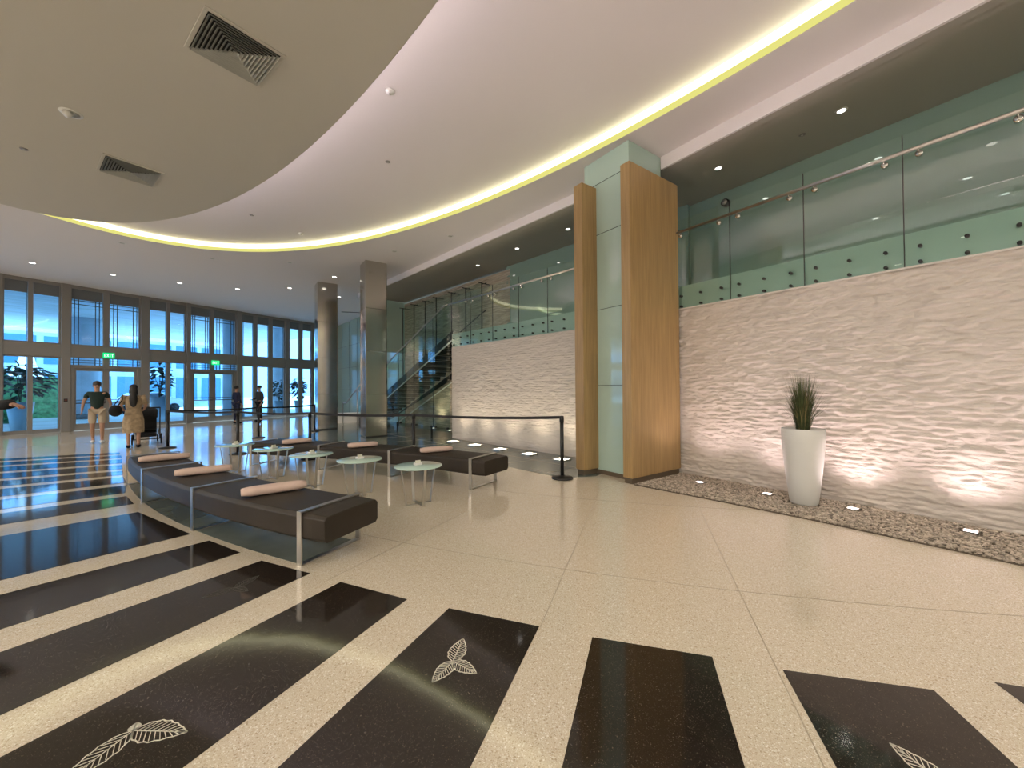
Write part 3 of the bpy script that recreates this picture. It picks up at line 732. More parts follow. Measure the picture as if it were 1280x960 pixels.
# glass screen with top brackets in front of the back wall
t = thing('glass_screen', 'row of tall glass fins with arm brackets along the stair back wall', 'glass screen', P2(4.6), atan2(wu.y, wu.x))
fs_ = [4.64, 5.52, 6.37, 7.38, 8.18, 9.05, 10.0]
for a, b in zip(fs_[:-1], fs_[1:]): MB().box((lx(a) + .01, -1.21, max(3.05 - .0, z1(a) + .3)), (lx(b) - .01, -1.2, 4.97)).build('glass_panel', MT['stair_glass'], t)
for a in fs_:
    MB().box((lx(a) - .012, -1.22, z1(a) + .2), (lx(a) + .012, -1.19, 4.97)).build('fin_edge', MT['darkmetal'], t)
    m = MB(); m.tube([(lx(a), -1.56, 4.95), (lx(a), -1.05, 4.95)], .016, 8); m.tube([(lx(a) - .12, -1.3, 4.95), (lx(a) + .12, -1.3, 4.95)], .014, 8); m.build('arm_bracket', MT['darkmetal'], t)
# low handrail seen between the columns
t = thing('stair_handrail', 'thin steel handrail with a post standing between the metal columns', 'handrail', (3.62, 17.1, 0), atan2(-wu.y, -wu.x))
MB().tube([(0, 0, .0), (0, 0, .9), (.05, 0, .96), (.35, 0, .96), (1.9, 0, 1.75)], .02, 8).build('rail', MT['steel'], t)
MB().tube([(1.5, 0, 0), (1.5, 0, 1.54)], .018, 8).build('post', MT['steel'], t)
o = MB().box((0, 0, 0), (1.6, .5, .45)).build('planter_ledge', MT['white'], None, bevel=.01); place(o, (3.1, 18.6, 0), (.98, -.1)); tag(o, 'low white ledge behind the thin handrail between the metal columns', 'ledge')

# ================================================================== GRAVEL BED
bed = [(5.0, 3.80), (5.16, 2.55), (5.26, 1.5), (5.30, .5), (5.30, -3.9), (6.36, -3.9), (6.36, 3.80)]
struct(MB().prism(bed, 0, .012).build('floor_gravel_bed', MT['soil']))
t0, ico_f = [], []
tmp = bmesh.new(); bmesh.ops.create_icosphere(tmp, subdivisions=1, radius=1); tmp.verts.ensure_lookup_table()
iv = [v.co.copy() for v in tmp.verts]; ifc = [tuple(v.index for v in f.verts) for f in tmp.faces]; tmp.free()
m = MB(); rnd = random.Random(5)
def edge_x(y):
    pts = [(3.8, 5.0), (2.55, 5.16), (1.5, 5.26), (.5, 5.30), (-4, 5.30)]
    for (ya, xa), (yb, xb) in zip(pts[:-1], pts[1:]):
        if ya >= y >= yb: return xa + (xb - xa) * (ya - y) / (ya - yb)
    return 5.3
lights_x = [(5.87, 3.23), (5.97, 2.33), (6.06, 1.44), (6.05, .52)]
for k in range(17000):
    y = 3.78 - 5.6 * rnd.random(); x0 = edge_x(y) + .004; x = x0 + (6.33 - x0) * rnd.random()
    if any(abs(x - a) < .085 and abs(y - b) < .085 for a, b in lights_x): continue
    if (x - 5.90) ** 2 + (y - 1.885) ** 2 < .17 ** 2: continue
    s_ = rnd.uniform(.007, .015); sc = Vector((s_ * rnd.uniform(.9, 1.6), s_ * rnd.uniform(.8, 1.2), s_ * .7)); R = Matrix.Rotation(rnd.uniform(0, 6.3), 3, 'Z') @ Matrix.Rotation(rnd.uniform(-.4, .4), 3, 'X')
    zc = .014 + rnd.uniform(0, .012)
    m.add([R @ Vector((v.x * sc.x, v.y * sc.y, v.z * sc.z)) + Vector((x, y, zc)) for v in iv], ifc)
o = m.build('gravel', MT['pebble']); o['kind'] = 'stuff'; tag(o, 'tan pebble gravel filling the strip along the right stone wall', 'gravel')
# uplights
def uplight(loc, rz, lens, power, col, label, group, tilt, d=.07, cone=95):
    t = thing('floor_uplight', label, 'uplight', loc, rz, group)
    m = MB(); 
    for a, b in (((-d, -d, 0), (d, -d + .012, .02)), ((-d, d - .012, 0), (d, d, .02)), ((-d, -d, 0), (-d + .012, d, .02)), ((d - .012, -d, 0), (d, d, .02))): m.box(a, b)
    m.build('trim_frame', MT['steel'], t)
    MB().box((-d + .012, -d + .012, 0), (d - .012, d - .012, .012)).build('lens', lens, t)
    light('uplight_lamp', 'SPOT', (0, 0, .04), power, col, .05, (0, pi - tilt, 0) , t, spot_size=radians(cone), spot_blend=1)
    return t
nm = ['farthest uplight in the gravel, nearest the oak pillar', 'second uplight in the gravel from the oak pillar, left of the planter', 'uplight in the gravel just right of the white planter', 'nearest uplight in the gravel, at the right edge of the view']
for (x, y), l_ in zip(lights_x, nm): uplight((x, y, .012), 0, MT['lens_pink'], 46, (1, .78, .80), 'small square glowing ' + l_, 'uplights in the gravel strip', -radians(4), .06, 120)
uplight((6.05, -.4, .012), 0, MT['lens_pink'], 46, (1, .78, .80), 'square glowing gravel uplight outside the right edge of the view', 'uplights in the gravel strip', -radians(4), .06, 120)
ul = [3.95, 2.95, 1.95, .95, .0]
for k, s in enumerate(ul):
    uplight(P2(s, -.42, .003), atan2(wn.y, wn.x), MT['lens_warm'], 40, (1, .84, .62), ['bright square floor uplight at the left end of the cream wall', 'bright square floor uplight, second from the left end of the cream wall', 'bright square floor uplight, middle one of the cream wall', 'bright square floor uplight, second from the oak pillar by the cream wall', 'bright square floor uplight by the cream wall, nearest the oak pillar'][k], 'uplights along the cream stone wall', -radians(3), .14, 110)
for k, s in enumerate((5.4, 6.5, 7.6)):
    uplight(P2(s, 1.2, .003), atan2(wn.y, wn.x), MT['lens_warm'], 60, (1, .82, .55), ['floor uplight under the stair, next to the cream wall', 'floor uplight under the middle of the stair', 'floor uplight under the low end of the stair'][k], 'uplights under the stair', -radians(15), .08)

# planter with grass
t = thing('planter', 'tall white ribbed planter with dark ornamental grass on the gravel', 'potted plant', (5.90, 1.885, .012))
pf = [(.135, 0), (.15, .02), (.18, .26), (.207, .53), (.226, .80), (.232, .945), (.226, .955), (.212, .95), (.205, .91), (0, .91)]
MB().lathe(pf, 48).build('pot', MT['pot'], t)
MB().lathe([(.205, .912), (.05, .93), (0, .935)], 24).build('soil', MT['soil'], t)
for matn, n, sd in (('grass', 520, 3), ('grass2', 90, 9)):
    rnd = random.Random(sd); m = MB()
    for k in range(n):
        a = rnd.uniform(0, 2 * pi); r0 = .07 * sqrt(rnd.random()); h = rnd.uniform(.32, .80); sp = rnd.uniform(.0, .27) * (1.25 - h)
        b = Vector((r0 * cos(a), r0 * sin(a), .92)); dr = Vector((cos(a), sin(a), 0)); side = Vector((-sin(a), cos(a), 0)); w = .0028
        p1 = b + dr * sp * .35 + Vector((0, 0, h * .5)); p2 = b + dr * sp * 1.15 + Vector((0, 0, h)); 
        m.add([b - side * w, b + side * w, p1 + side * w, p1 - side * w, p2], [(0, 1, 2, 3), (3, 2, 4)])
    o = m.build('grass_blades', MT[matn], t); o['kind'] = 'stuff'

# ================================================================== BENCHES
def bench(name, label, c, ri, ro, a_frames, a0, a1, topz=.445):
    mid = (a0 + a1) / 2; org = Vector((c[0] + (ri + ro) / 2 * cos(mid), c[1] + (ri + ro) / 2 * sin(mid), 0))
    t = thing(name, label, 'bench', org)
    L = lambda r, a, z: (c[0] + r * cos(a) - org.x, c[1] + r * sin(a) - org.y, z)
    m = MB(); N = 40; z0, z1_ = .215, topz; bv = .03
    ring = [(ri + bv, z0), (ro - bv, z0), (ro, z0 + bv), (ro, z1_ - bv), (ro - bv, z1_), ((ri + ro) / 2, z1_ + .006), (ri + bv, z1_), (ri, z1_ - bv), (ri, z0 + bv)]
    n = len(ring); vs, fs = [], []
    for i in range(N + 1):
        a = a0 + (a1 - a0) * i / N
        for r, z in ring:
            if i in (0, N): cr = (ri + ro) / 2; r = cr + (r - cr) * .975; z = .33 + (z - .33) * .95
            vs.append(L(r, a, z))
    for i in range(N):
        for k in range(n): fs.append((i * n + k, i * n + (k + 1) % n, (i + 1) * n + (k + 1) % n, (i + 1) * n + k))
    fs += [tuple(range(n)), tuple(N * n + k for k in range(n))]
    m.add(vs, fs, True); seat = m.build('seat', MT['leather'], t)
    for p in seat.data.polygons: p.use_smooth = False
    bv_ = seat.modifiers.new('bevel', 'BEVEL'); bv_.width = .008; bv_.segments = 2; bv_.limit_method = 'ANGLE'
    for a in a_frames:
        m = MB(); w = .027 / ri * 1.0; th = .012
        pr = [(ri - th, 0), (ro + th, 0), (ro + th, topz + .005 + th), (ri - th, topz + .005 + th)]
        pin = [(ri, th), (ro, th), (ro, topz + .005), (ri, topz + .005)]
        vs = [L(r, a + dw, z) for dw in (-w, w) for r, z in pr + pin]
        f = []
        for k in range(4):
            k2 = (k + 1) % 4
            f += [(k, k2, 4 + k2, 4 + k), (8 + k, 12 + k, 12 + k2, 8 + k2), (k, 8 + k, 8 + k2, k2), (4 + k, 4 + k2, 12 + k2, 12 + k)]
        m.add(vs, f); m.build('leg_frame', MT['steel'], t)
    return t
def ang(c, p): return atan2(p[1] - c[1], p[0] - c[0]) % (2 * pi)
cA = (14.51, 11.9); fa_ = [ang(cA, p) for p in [(.44, 3.76), (-.38, 5.39), (-1.03, 7.12), (-1.42, 8.67)]]
bench('curved_bench', 'curved dark brown leather bench with steel strap legs, nearest the striped floor', cA, 15.61, 16.24, fa_, fa_[0] + .28 / 16, fa_[3] - .03 / 16)
n_ = 40; arcs = lambda r: [(cA[0] + r * cos(fa_[0] + (fa_[3] - fa_[0]) * i / n_), cA[1] + r * sin(fa_[0] + (fa_[3] - fa_[0]) * i / n_)) for i in range(n_ + 1)]
struct(MB().prism(arcs(16.22) + arcs(15.64)[::-1], 0, .0022).build('floor_bench_inlay', MT['grey_stone']))
cB = (-10.35, -.02); fb = [ang(cB, p) for p in [(2.84, 5.08), (2.13, 6.63), (1.27, 8.05), (.24, 9.35)]]
bench('curved_bench', 'curved dark brown leather bench with steel strap legs, behind the glass tables', cB, 14.16, 14.78, fb, fb[0] - .26 / 14.2, fb[3] + .1 / 14.2)
def pillow(x0, y0, x1, y1, label, grp):
    a = atan2(y1 - y0, x1 - x0); L = math.hypot(x1 - x0, y1 - y0); c = ((x0 + x1) / 2 - sin(a) * .09, (y0 + y1) / 2 + cos(a) * .09, .452)
    m = MB(); N = 16; vs, fs = [], []; n = 14
    for i in range(N + 1):
        u = -1 + 2 * i / N; e = (1 - abs(u) ** 10) ** .5 if abs(u) < 1 else 0.0
        e = max(e, .72)
        for k in range(n):
            t_ = 2 * pi * k / n; cx, sx = cos(t_), sin(t_)
            vs.append((u * L / 2, .095 * e * math.copysign(abs(cx) ** .7, cx), .043 + .043 * e * math.copysign(abs(sx) ** .7, sx)))
    for i in range(N):
        for k in range(n): fs.append((i * n + k, i * n + (k + 1) % n, (i + 1) * n + (k + 1) % n, (i + 1) * n + k))
    fs += [tuple(range(n)), tuple(N * n + k for k in range(n))]
    m.add(vs, fs, True); o = m.build('bolster_pillow', MT['pillow']); o.location = c; o.rotation_euler = (0, 0, a); tag(o, label, 'pillow', grp)
gA, gB = 'pillows on the near bench', 'pillows on the far bench'
pillow(.05, 4.58, .62, 4.60, 'pinkish beige bolster pillow, nearest one on the near curved bench', gA)
pillow(-.60, 6.18, -.03, 6.2, 'pinkish beige bolster pillow in the middle of the near curved bench', gA)
pillow(-1.15, 7.75, -.57, 7.8, 'pinkish beige bolster pillow at the far left end of the near curved bench', gA)
pillow(2.47, 5.98, 2.99, 5.91, 'pinkish beige bolster pillow on the far bench, nearest its right end', gB)
pillow(1.64, 7.32, 2.14, 7.26, 'pinkish beige bolster pillow in the middle of the far bench', gB)
pillow(.74, 8.62, 1.25, 8.63, 'pinkish beige bolster pillow on the far bench, its leftmost', gB)

# ================================================================== TABLES
def make_table(loc, rz, label):
    t = thing('side_table', label, 'table', loc, rz, 'round glass side tables between the benches')
    MB().lathe([(.0, .49), (.305, .49), (.31, .495), (.305, .50), (0, .50)], 48).build('glass_top', MT['tabletop'], t)
    for k in range(4):
        a = k * pi / 2; d = Vector((cos(a), sin(a), 0))
        m = MB(); m.bar(d * .165 + Vector((0, 0, .004)), d * .235 + Vector((0, 0, .488)), .034, .008, up=d)
        m.build('leg', MT['steel'], t)
    m = MB(); m.box((-.17, -.017, 0), (.17, .017, .008)); m.box((-.017, -.17, .0005), (.017, .17, .0075)); m.build('cross_base', MT['steel'], t)
    m = MB(); m.box((-.24, -.012, .481), (.24, .012, .489)); m.box((-.012, -.24, .4815), (.012, .24, .4885)); m.build('top_brace', MT['steel'], t)
    return t
tl = ['small round frosted glass side table, nearest, with four steel legs', 'small round frosted glass side table, second from the nearest', 'small round frosted glass side table in the middle of the row', 'small round frosted glass side table, second from the far end', 'small round frosted glass side table at the far end of the row']
tp = [(1.96, 4.88), (1.46, 5.83), (.97, 6.76), (.53, 7.80), (.0, 8.83)]
tab = make_table((*tp[0], 0), 0, tl[0])
for k in range(1, 5): copy_tree(tab, (*tp[k], 0), radians(5 * k), tl[k])
wg = pbr('cream_card', (.7, .7, .58), .5)
for k, (x, y) in enumerate(tp):
    t = thing('card_holder', ['small pale card holder on the nearest glass table', 'small pale card holder on the second glass table', 'small pale card holder on the middle glass table', 'small pale card holder on the second glass table from the far end', 'small pale card holder on the farthest glass table'][k], 'card holder', (x + .01, y + .04, .50), .2 * k, 'card holders on the side tables')
    MB().box((-.05, -.035, 0), (.05, .035, .025)).build('tray', MT['white'], t, bevel=.004)
    MB().box((-.035, -.01, .02), (.035, .004, .06)).build('cards', wg, t)

# ================================================================== STANCHIONS
sp = dict(a=(4.43, 4.79), g=(2.86, 7.35), f=(1.32, 9.42), e=(.05, 11.2), b=(-1.44, 13.55), c=(.6, 14.6), d=(2.34, 15.6))
H_ = dict(a=1.04, g=1.02, f=1.02, e=1.02, b=1.0, c=.98, d=.98)
def stanchion(loc, label):
    t = thing('stanchion', label, 'stanchion', loc, 0, 'black belt barrier posts')
    MB().lathe([(.0, 0), (.175, 0), (.18, .012), (.17, .028), (.06, .045), (.04, .055)], 36).build('base', MT['black'], t)
    MB().tube([(0, 0, .04), (0, 0, .93)], .031, 18).build('post', MT['black'], t)
    MB().lathe([(.036, .93), (.037, 1.0), (.033, 1.035), (.0, 1.04)], 20).build('belt_head', MT['black'], t)
    return t
sl = dict(a='black belt barrier post standing alone left of the oak pillar', g='black belt barrier post behind the far bench, in front of the stair', f='black belt barrier post behind the far bench, in front of the metal columns', e='black belt barrier post left of the far bench, behind the farthest glass table', b='leftmost black belt barrier post, beside the stroller', c='black belt barrier post in front of the two dark figures', d='black belt barrier post next to the farther metal column')
s0_ = None
for k, p in sp.items():
    if s0_ is None: s0_ = stanchion((*p, 0), sl[k]); o = s0_
    else: o = copy_tree(s0_, (*p, 0), 0, sl[k])
    o.scale = (1, 1, H_[k] / 1.04)
def belt(a, b, label, za=None, sag=.03):
    pa, pb = Vector((*sp[a], .975 * H_[a])), Vector((*sp[b], .975 * H_[b])); d = (pb - pa); d.z = 0; d.normalize(); pa = pa + d * .034; pb = pb - d * .034
    m = MB(); N = 12; pts = [pa.lerp(pb, i / N) - Vector((0, 0, sag * 4 * (i / N) * (1 - i / N))) for i in range(N + 1)]
    for p, q in zip(pts[:-1], pts[1:]): m.bar(p, q, .003, .048)
    o = m.build('barrier_belt', MT['belt']); tag(o, label, 'barrier belt', 'black barrier belts')
belt('a', 'g', 'black barrier belt stretched in front of the cream stone wall'); belt('g', 'f', 'black barrier belt stretched in front of the nearer metal column')
belt('f', 'e', 'black barrier belt stretched behind the row of glass tables'); belt('e', 'b', 'black barrier belt in front of the far entrance doors')
belt('b', 'c', 'black barrier belt from the leftmost post towards the dark figures'); belt('c', 'd', 'black barrier belt ending beside the farther metal column')

# ================================================================== CEILING FITTINGS
def vent(x, y, rz, label, sz=.31):
    t = thing('ceiling_vent', label, 'air vent', (x, y, DZ), rz, 'square air diffusers on the ceiling disc')
    m = MB(); f = sz + .035
    for a, b in (((-f, -f, -.014), (f, -sz, 0)), ((-f, sz, -.014), (f, f, 0)), ((-f, -sz, -.014), (-sz, sz, 0)), ((sz, -sz, -.014), (f, sz, 0))): m.box(a, b)
    m.build('frame', MT['disc_plaster'], t, bevel=.003)
    MB().box((-sz, -sz, -.002), (sz, sz, -.0005)).build('back_plate', MT['slot'], t)
    n = 10
    for k in range(n):
        h0 = sz * (k + .9) / n; h1 = h0 - .022
        vs = [(sx * h0, sy * h0, -.032) for sx, sy in ((-1, -1), (1, -1), (1, 1), (-1, 1))] + [(sx * h1, sy * h1, -.004) for sx, sy in ((-1, -1), (1, -1), (1, 1), (-1, 1))]
        vs += [(v[0] * 1.0 - math.copysign(.003, v[0]), v[1] - math.copysign(.003, v[1]), v[2]) for v in vs]
        f_ = []
        for q in range(4):
            r = (q + 1) % 4; f_ += [(q, r, 4 + r, 4 + q), (8 + q, 12 + q, 12 + r, 8 + r), (q, 8 + q, 8 + r, r), (4 + q, 4 + r, 12 + r, 12 + q)]
        MB().add(vs, f_).build('louvre', MT['vent_metal'], t)
k5 = 3.5 / 3.7
vent(.0, 5.14 * k5, radians(17), 'larger-looking square air vent near the top of the picture'); vent(-1.435 * k5, 8.98 * k5, radians(17), 'smaller-looking square air vent at the left, farther away')
def downlight(x, y, z, label, on=True, power=None, r=.07, grp='lit recessed downlights', cone=130):
    t = thing('recessed_downlight', label, 'downlight', (x, y, z), 0, grp)
    m = MB(); m.lathe([(r, -.008), (r + .02, -.006), (r + .022, 0), (r, 0), (r, -.008)], 24, cap=False); m.build('trim_ring', MT['white'], t)
    MB().lathe([(0, -.004), (r, -.004), (r, -.001), (0, -.001)], 20).build('lens', MT['lens'] if on else MT['lens_off'], t)
    if on: light('downlight_lamp', 'SPOT', (0, 0, -.03), power or SPOT_W, WARM, .05, (0, 0, 0), t, spot_size=radians(cone), spot_blend=.9)
L_ = [(-5.19, 18.6, 'leftmost lit downlight of the row before the windows'), (-3.46, 18.95, 'second lit downlight from the left before the windows'), (-1.7, 19.05, 'third lit downlight from the left before the windows'), (.07, 18.9, 'fourth lit downlight from the left before the windows'), (1.75, 17.6, 'lit downlight left of the farther metal column'),
      (2.89, 14.97, 'upper lit downlight between the metal columns'), (3.23, 16.6, 'middle lit downlight between the metal columns'), (3.68, 18.1, 'lowest lit downlight between the metal columns')]
for x, y, l_ in L_: downlight(x, y, CZ, l_, power=SPOT_W * .95)
for x, y, l_ in [(-.58, 14.96, 'unlit downlight just outside the curved strip light, above the far entrance doors'), (1.4, 14.06, 'unlit downlight left of the metal columns, near the curved strip light'), (-2.52, 14.77, 'unlit downlight outside the curved strip light at the left'), (4.63, 9.26, 'unlit downlight above the stair balustrade'), (3.79, 11.21, 'unlit downlight right of the nearer metal column')]:
    downlight(x, y, CZ, l_, on=False, r=.055, grp='unlit recessed downlights')
for x, y, l_ in [(6.94, 1.7, 'lit downlight in the dark ceiling over the right balustrade, nearer one'), (6.96, 3.42, 'lit downlight in the dark ceiling over the right balustrade, beside the pillar'), (6.6, 6.86, 'lit downlight over the left balustrade, beside the oak panel'), (6.35, 8.62, 'lit downlight over the left balustrade, middle one'), (6.2, 10.5, 'faint lit downlight over the left balustrade, farthest')]:
    downlight(x, y, MZ, l_, power=SPOT_W * .55, r=.05, cone=86, grp='downlights over the mezzanine')
for k, (x, y) in enumerate([(1.9, .6), (2.6, 2.6), (1.6, -1.6), (4.2, -.6), (4.4, -3), (2.2, -3.4), (3.6, 1.0)]):  # fill spots added overhead, out of view, to brighten the near floor
    downlight(x, y, RZ, 'unseen fill downlight added above the camera', power=SPOT_W * .6, grp='added fill downlights above the camera')
for k, (x, y) in enumerate([(-1.2, 1.2), (-1.2, -1.0), (-2.8, 2.6), (-3.6, .4), (-4.5, 4.5)]):  # weaker fill spots, added in the unseen part of the disc
    downlight(x, y, DZ, 'unseen fill downlight added in the disc', power=SPOT_W * .3, grp='added fill downlights in the disc')
def panel(x, y, z, power, w=2.4):  # framed area lamp added out of view to lift the room's ambient light
    t = thing('fill_panel', 'large square fill light outside the view, added to brighten the lobby', 'light panel', (x, y, z), 0, 'added fill lights outside the view')
    h = w / 2; m = MB()
    for a, b in (((-h - .05, -h - .05, -.03), (h + .05, -h, 0)), ((-h - .05, h, -.03), (h + .05, h + .05, 0)), ((-h - .05, -h, -.03), (-h, h, 0)), ((h, -h, -.03), (h + .05, h, 0))): m.box(a, b)
    m.build('frame', MT['white'], t); light('fill_lamp', 'AREA', (0, 0, -.02), power, (1, .93, .84), w, (0, 0, 0), t)
for x, y in ((-14.5, -5), (-14.5, 1), (-14.5, 7), (-14.5, 12), (-9, 12.6)): panel(x, y, CZ, FILL_W)
for x, y in ((-9, -7.6), (-4.2, -7.6), (4.6, -7.4)): panel(x, y, CZ, FILL_W, 1.8)
for x, y in ((-10.6, 1.5), (-10.6, 6), (-7.9, -.6), (-7.9, 3.6)): panel(x, y, CZ, FILL_W * .9, 2.0)
t = thing('smoke_detector', 'white round smoke detector on the bright ceiling beside the hanging disc', 'smoke detector', (1.79, 5.46, RZ))
MB().lathe([(0, -.045), (.035, -.045), (.04, -.03), (.06, -.025), (.065, 0), (0, 0)], 28).build('housing', MT['white'], t); MB().lathe([(.0, -.05), (.016, -.05), (.018, -.044), (0, -.044)], 12).build('sensor_cap', MT['lens_off'], t)
t = thing('smoke_detector', 'small white detector on the ceiling just inside the curved strip light', 'smoke detector', (1.45, 11.85, RZ))
MB().lathe([(0, -.04), (.05, -.035), (.06, 0), (0, 0)], 20).build('housing', MT['white'], t); MB().lathe([(.0, -.046), (.016, -.046), (.018, -.036), (0, -.036)], 12).build('sensor_cap', MT['lens_off'], t)
for x, y, z, l_ in [(2.32, 7.2, RZ, 'tiny round sprinkler cover on the bright ceiling below the smoke detector'), (.32, 11.3, RZ, 'tiny round sprinkler cover inside the curved strip light'), (-2.48, 8.58, DZ, 'tiny round sprinkler cover on the disc, left edge'), (7.11, 2.22, MZ, 'dark unlit spot in the ceiling over the right balustrade')]:
    t = thing('sprinkler_cover', l_, 'sprinkler cover', (x, y, z), 0, 'sprinkler covers'); MB().lathe([(0, -.008), (.04, -.008), (.045, 0), (0, 0)], 20).build('cover_plate', MT['mullion'], t); MB().lathe([(0, -.012), (.012, -.012), (.014, -.007), (0, -.007)], 10).build('nozzle', MT['steel'], t)
t = thing('eyeball_spotlight', 'white swivelling spotlight recessed in the hanging disc at the left', 'spotlight', (-1.78 * k5, 7.55 * k5, DZ), .4)
MB().lathe([(.08, -.008), (.105, -.006), (.11, 0), (.08, 0), (.08, -.008)], 28, cap=False).build('trim_ring', MT['white'], t); m = MB(); m.tube([(0, 0, .01), (-.05, 0, -.05)], [.045, .04], 14); m.build('lamp_head', MT['white'], t)
MB().lathe([(0, -.004), (.08, -.004), (.08, -.001), (0, -.001)], 20).build('reflector', MT['lens_off'], t)
o = MB().box((-.55, -.05, -.012), (.55, .05, 0)).build('linear_vent', MT['slot']); place(o, (5.0, 21.3, CZ), (.75, -.3)); tag(o, 'dark linear slot vent in the ceiling between the metal columns', 'air vent')
o = MB().box((0, 0, 0), (.04, .02, .38)).build('wall_sign', MT['slot']); bpy.data.objects.remove(o)
t = thing('speaker', 'small dark round speaker at the top of the mezzanine glass wall', 'speaker', (7.84, 3.72, 5.12)); MB().disc((0, 0, 0), (1, 0, 0), .07, .10, 18).build('housing', MT['darkmetal'], t); MB().disc((-.055, 0, 0), (1, 0, 0), .05, .012, 16).build('grille', MT['lens_off'], t)

# ================================================================== PEOPLE
def skin_mesh(name, verts, edges, radii, mat, parent, root=0, sub=2):
    me = bpy.data.meshes.new(name); me.from_pydata(verts, edges, []); me.materials.append(mat)
    o = bpy.data.objects.new(name, me); COL.objects.link(o); o.parent = parent
    me.skin_vertices.new() if hasattr(me.skin_vertices, 'new') and not me.skin_vertices else None
    md = o.modifiers.new('skin', 'SKIN'); md.use_smooth_shade = True; md.branch_smoothing = .5
    if not me.skin_vertices:
        bm = bmesh.new(); bm.from_mesh(me); bm.verts.layers.skin.verify(); bm.to_mesh(me); bm.free()
    sv = me.skin_vertices[0].data
    for i, r in enumerate(radii):
        sv[i].radius = r if isinstance(r, tuple) else (r, r); sv[i].use_root = (i == root)
    s = o.modifiers.new('sub', 'SUBSURF'); s.levels = 1; s.render_levels = sub
    return o
def person(loc, rz, label, pose, cloth, hair='short', hgt=1.75, skin='skin_tan', hairmat='hair'):
    """pose: dict joint -> offset; local +y is forward (the way they face)"""
    k = hgt / 1.75
    t = thing('person', label, 'person', loc, rz)
    J = dict(pelvis=(0, 0, .95), belly=(0, .01, 1.10), chest=(0, .0, 1.30), neck=(0, -.01, 1.46), jaw=(0, .012, 1.55), head=(0, .01, 1.64), crown=(0, 0, 1.71),
             ls=(-.17, 0, 1.42), le=(-.24, -.02, 1.14), lw=(-.24, .06, .90), lh=(-.24, .09, .83), rs=(.17, 0, 1.42), re=(.24, -.02, 1.14), rw=(.24, .06, .90), rh=(.24, .09, .83),
             lp=(-.09, 0, .90), lk=(-.10, .02, .50), la=(-.10, -.03, .09), lt=(-.10, .13, .03), rp=(.09, 0, .90), rk=(.10, .02, .50), ra=(.10, -.03, .09), rt=(.10, .13, .03))
    J.update(pose)
    names = list(J); idx = {n: i for i, n in enumerate(names)}; vs = [Vector(J[n]) * k for n in names]
    rad = dict(pelvis=(.125, .10), belly=(.12, .09), chest=(.14, .10), neck=.048, jaw=(.058, .065), head=(.075, .09), crown=(.05, .06), ls=.055, le=.038, lw=.026, lh=(.036, .016), rs=.055, re=.038, rw=.026, rh=(.036, .016),
               lp=.085, lk=.055, la=.036, lt=.03, rp=.085, rk=.055, ra=.036, rt=.03)
    ed = [('pelvis', 'belly'), ('belly', 'chest'), ('chest', 'neck'), ('neck', 'jaw'), ('jaw', 'head'), ('head', 'crown'), ('chest', 'ls'), ('ls', 'le'), ('le', 'lw'), ('lw', 'lh'), ('chest', 'rs'), ('rs', 're'), ('re', 'rw'), ('rw', 'rh'),
          ('pelvis', 'lp'), ('lp', 'lk'), ('lk', 'la'), ('la', 'lt'), ('pelvis', 'rp'), ('rp', 'rk'), ('rk', 'ra'), ('ra', 'rt')]
    E_ = [(idx[a], idx[b]) for a, b in ed]; RD = [tuple(c * k for c in (rad[n] if isinstance(rad[n], tuple) else (rad[n], rad[n]))) for n in names]
    for h_, w_ in (('lh', 'lw'), ('rh', 'rw')):      # fingers and thumb
        H, Wr = Vector(J[h_]) * k, Vector(J[w_]) * k; d = (H - Wr).normalized(); sd = Vector((0, 1, 0)) - d * d.y
        sd = sd.normalized() if sd.length > .2 else Vector((1, 0, 0)); cu = d.cross(sd)
        for q, ln in enumerate((.066, .074, .07, .055)):
            b = H + sd * (.024 - .016 * q) + d * .03; m_ = b + d * ln * .55 + cu * .006; e = m_ + d * ln * .4 + cu * .02
            i0 = len(vs); vs += [b, m_, e]; RD += [(.009, .009), (.0085, .0085), (.007, .007)]; E_ += [(idx[h_], i0), (i0, i0 + 1), (i0 + 1, i0 + 2)]
        b = H + sd * .04 - d * .005; e = b + sd * .015 + d * .045; i0 = len(vs); vs += [b, e]; RD += [(.010, .010), (.008, .008)]; E_ += [(idx[h_], i0), (i0, i0 + 1)]
    body = skin_mesh('body', [tuple(v) for v in vs], E_, RD, MT[skin], t)
    Hd = Vector(J['head']) * k; jw = Vector(J['jaw']) * k; cr = Vector(J['crown']) * k
    fc = MB(); fc.ellipsoid(Hd + Vector((0, .095, -.03)) * k, (.012 * k, .016 * k, .02 * k), 10, 8)
    for sx in (-1, 1): fc.ellipsoid(Hd + Vector((sx * .08, 0, -.03)) * k, (.01 * k, .02 * k, .032 * k), 8, 8)
    fc.build('nose_and_ears', MT[skin], t)
    ey = MB()
    for sx in (-1, 1): ey.ellipsoid(Hd + Vector((sx * .03, .082, -.01)) * k, (.012 * k, .008 * k, .007 * k), 8, 6)
    ey.build('eyes', MT['hair'], t)
    MB().ellipsoid(Hd + Vector((0, .085, -.068)) * k, (.024 * k, .008 * k, .007 * k), 8, 6).build('mouth', MT['red'], t)
    h = MB(); h.ellipsoid(Hd + Vector((0, -.018, .032)) * k, (.089 * k, .098 * k, .085 * k), 20, 14)
    if hair == 'long':
        h.ellipsoid(Hd + Vector((0, -.085, -.10)) * k, (.092 * k, .06 * k, .17 * k), 16, 12); h.ellipsoid(Hd + Vector((0, -.135, -.30)) * k, (.085 * k, .05 * k, .22 * k), 16, 12)
    h.build('hair', MT[hairmat], t)
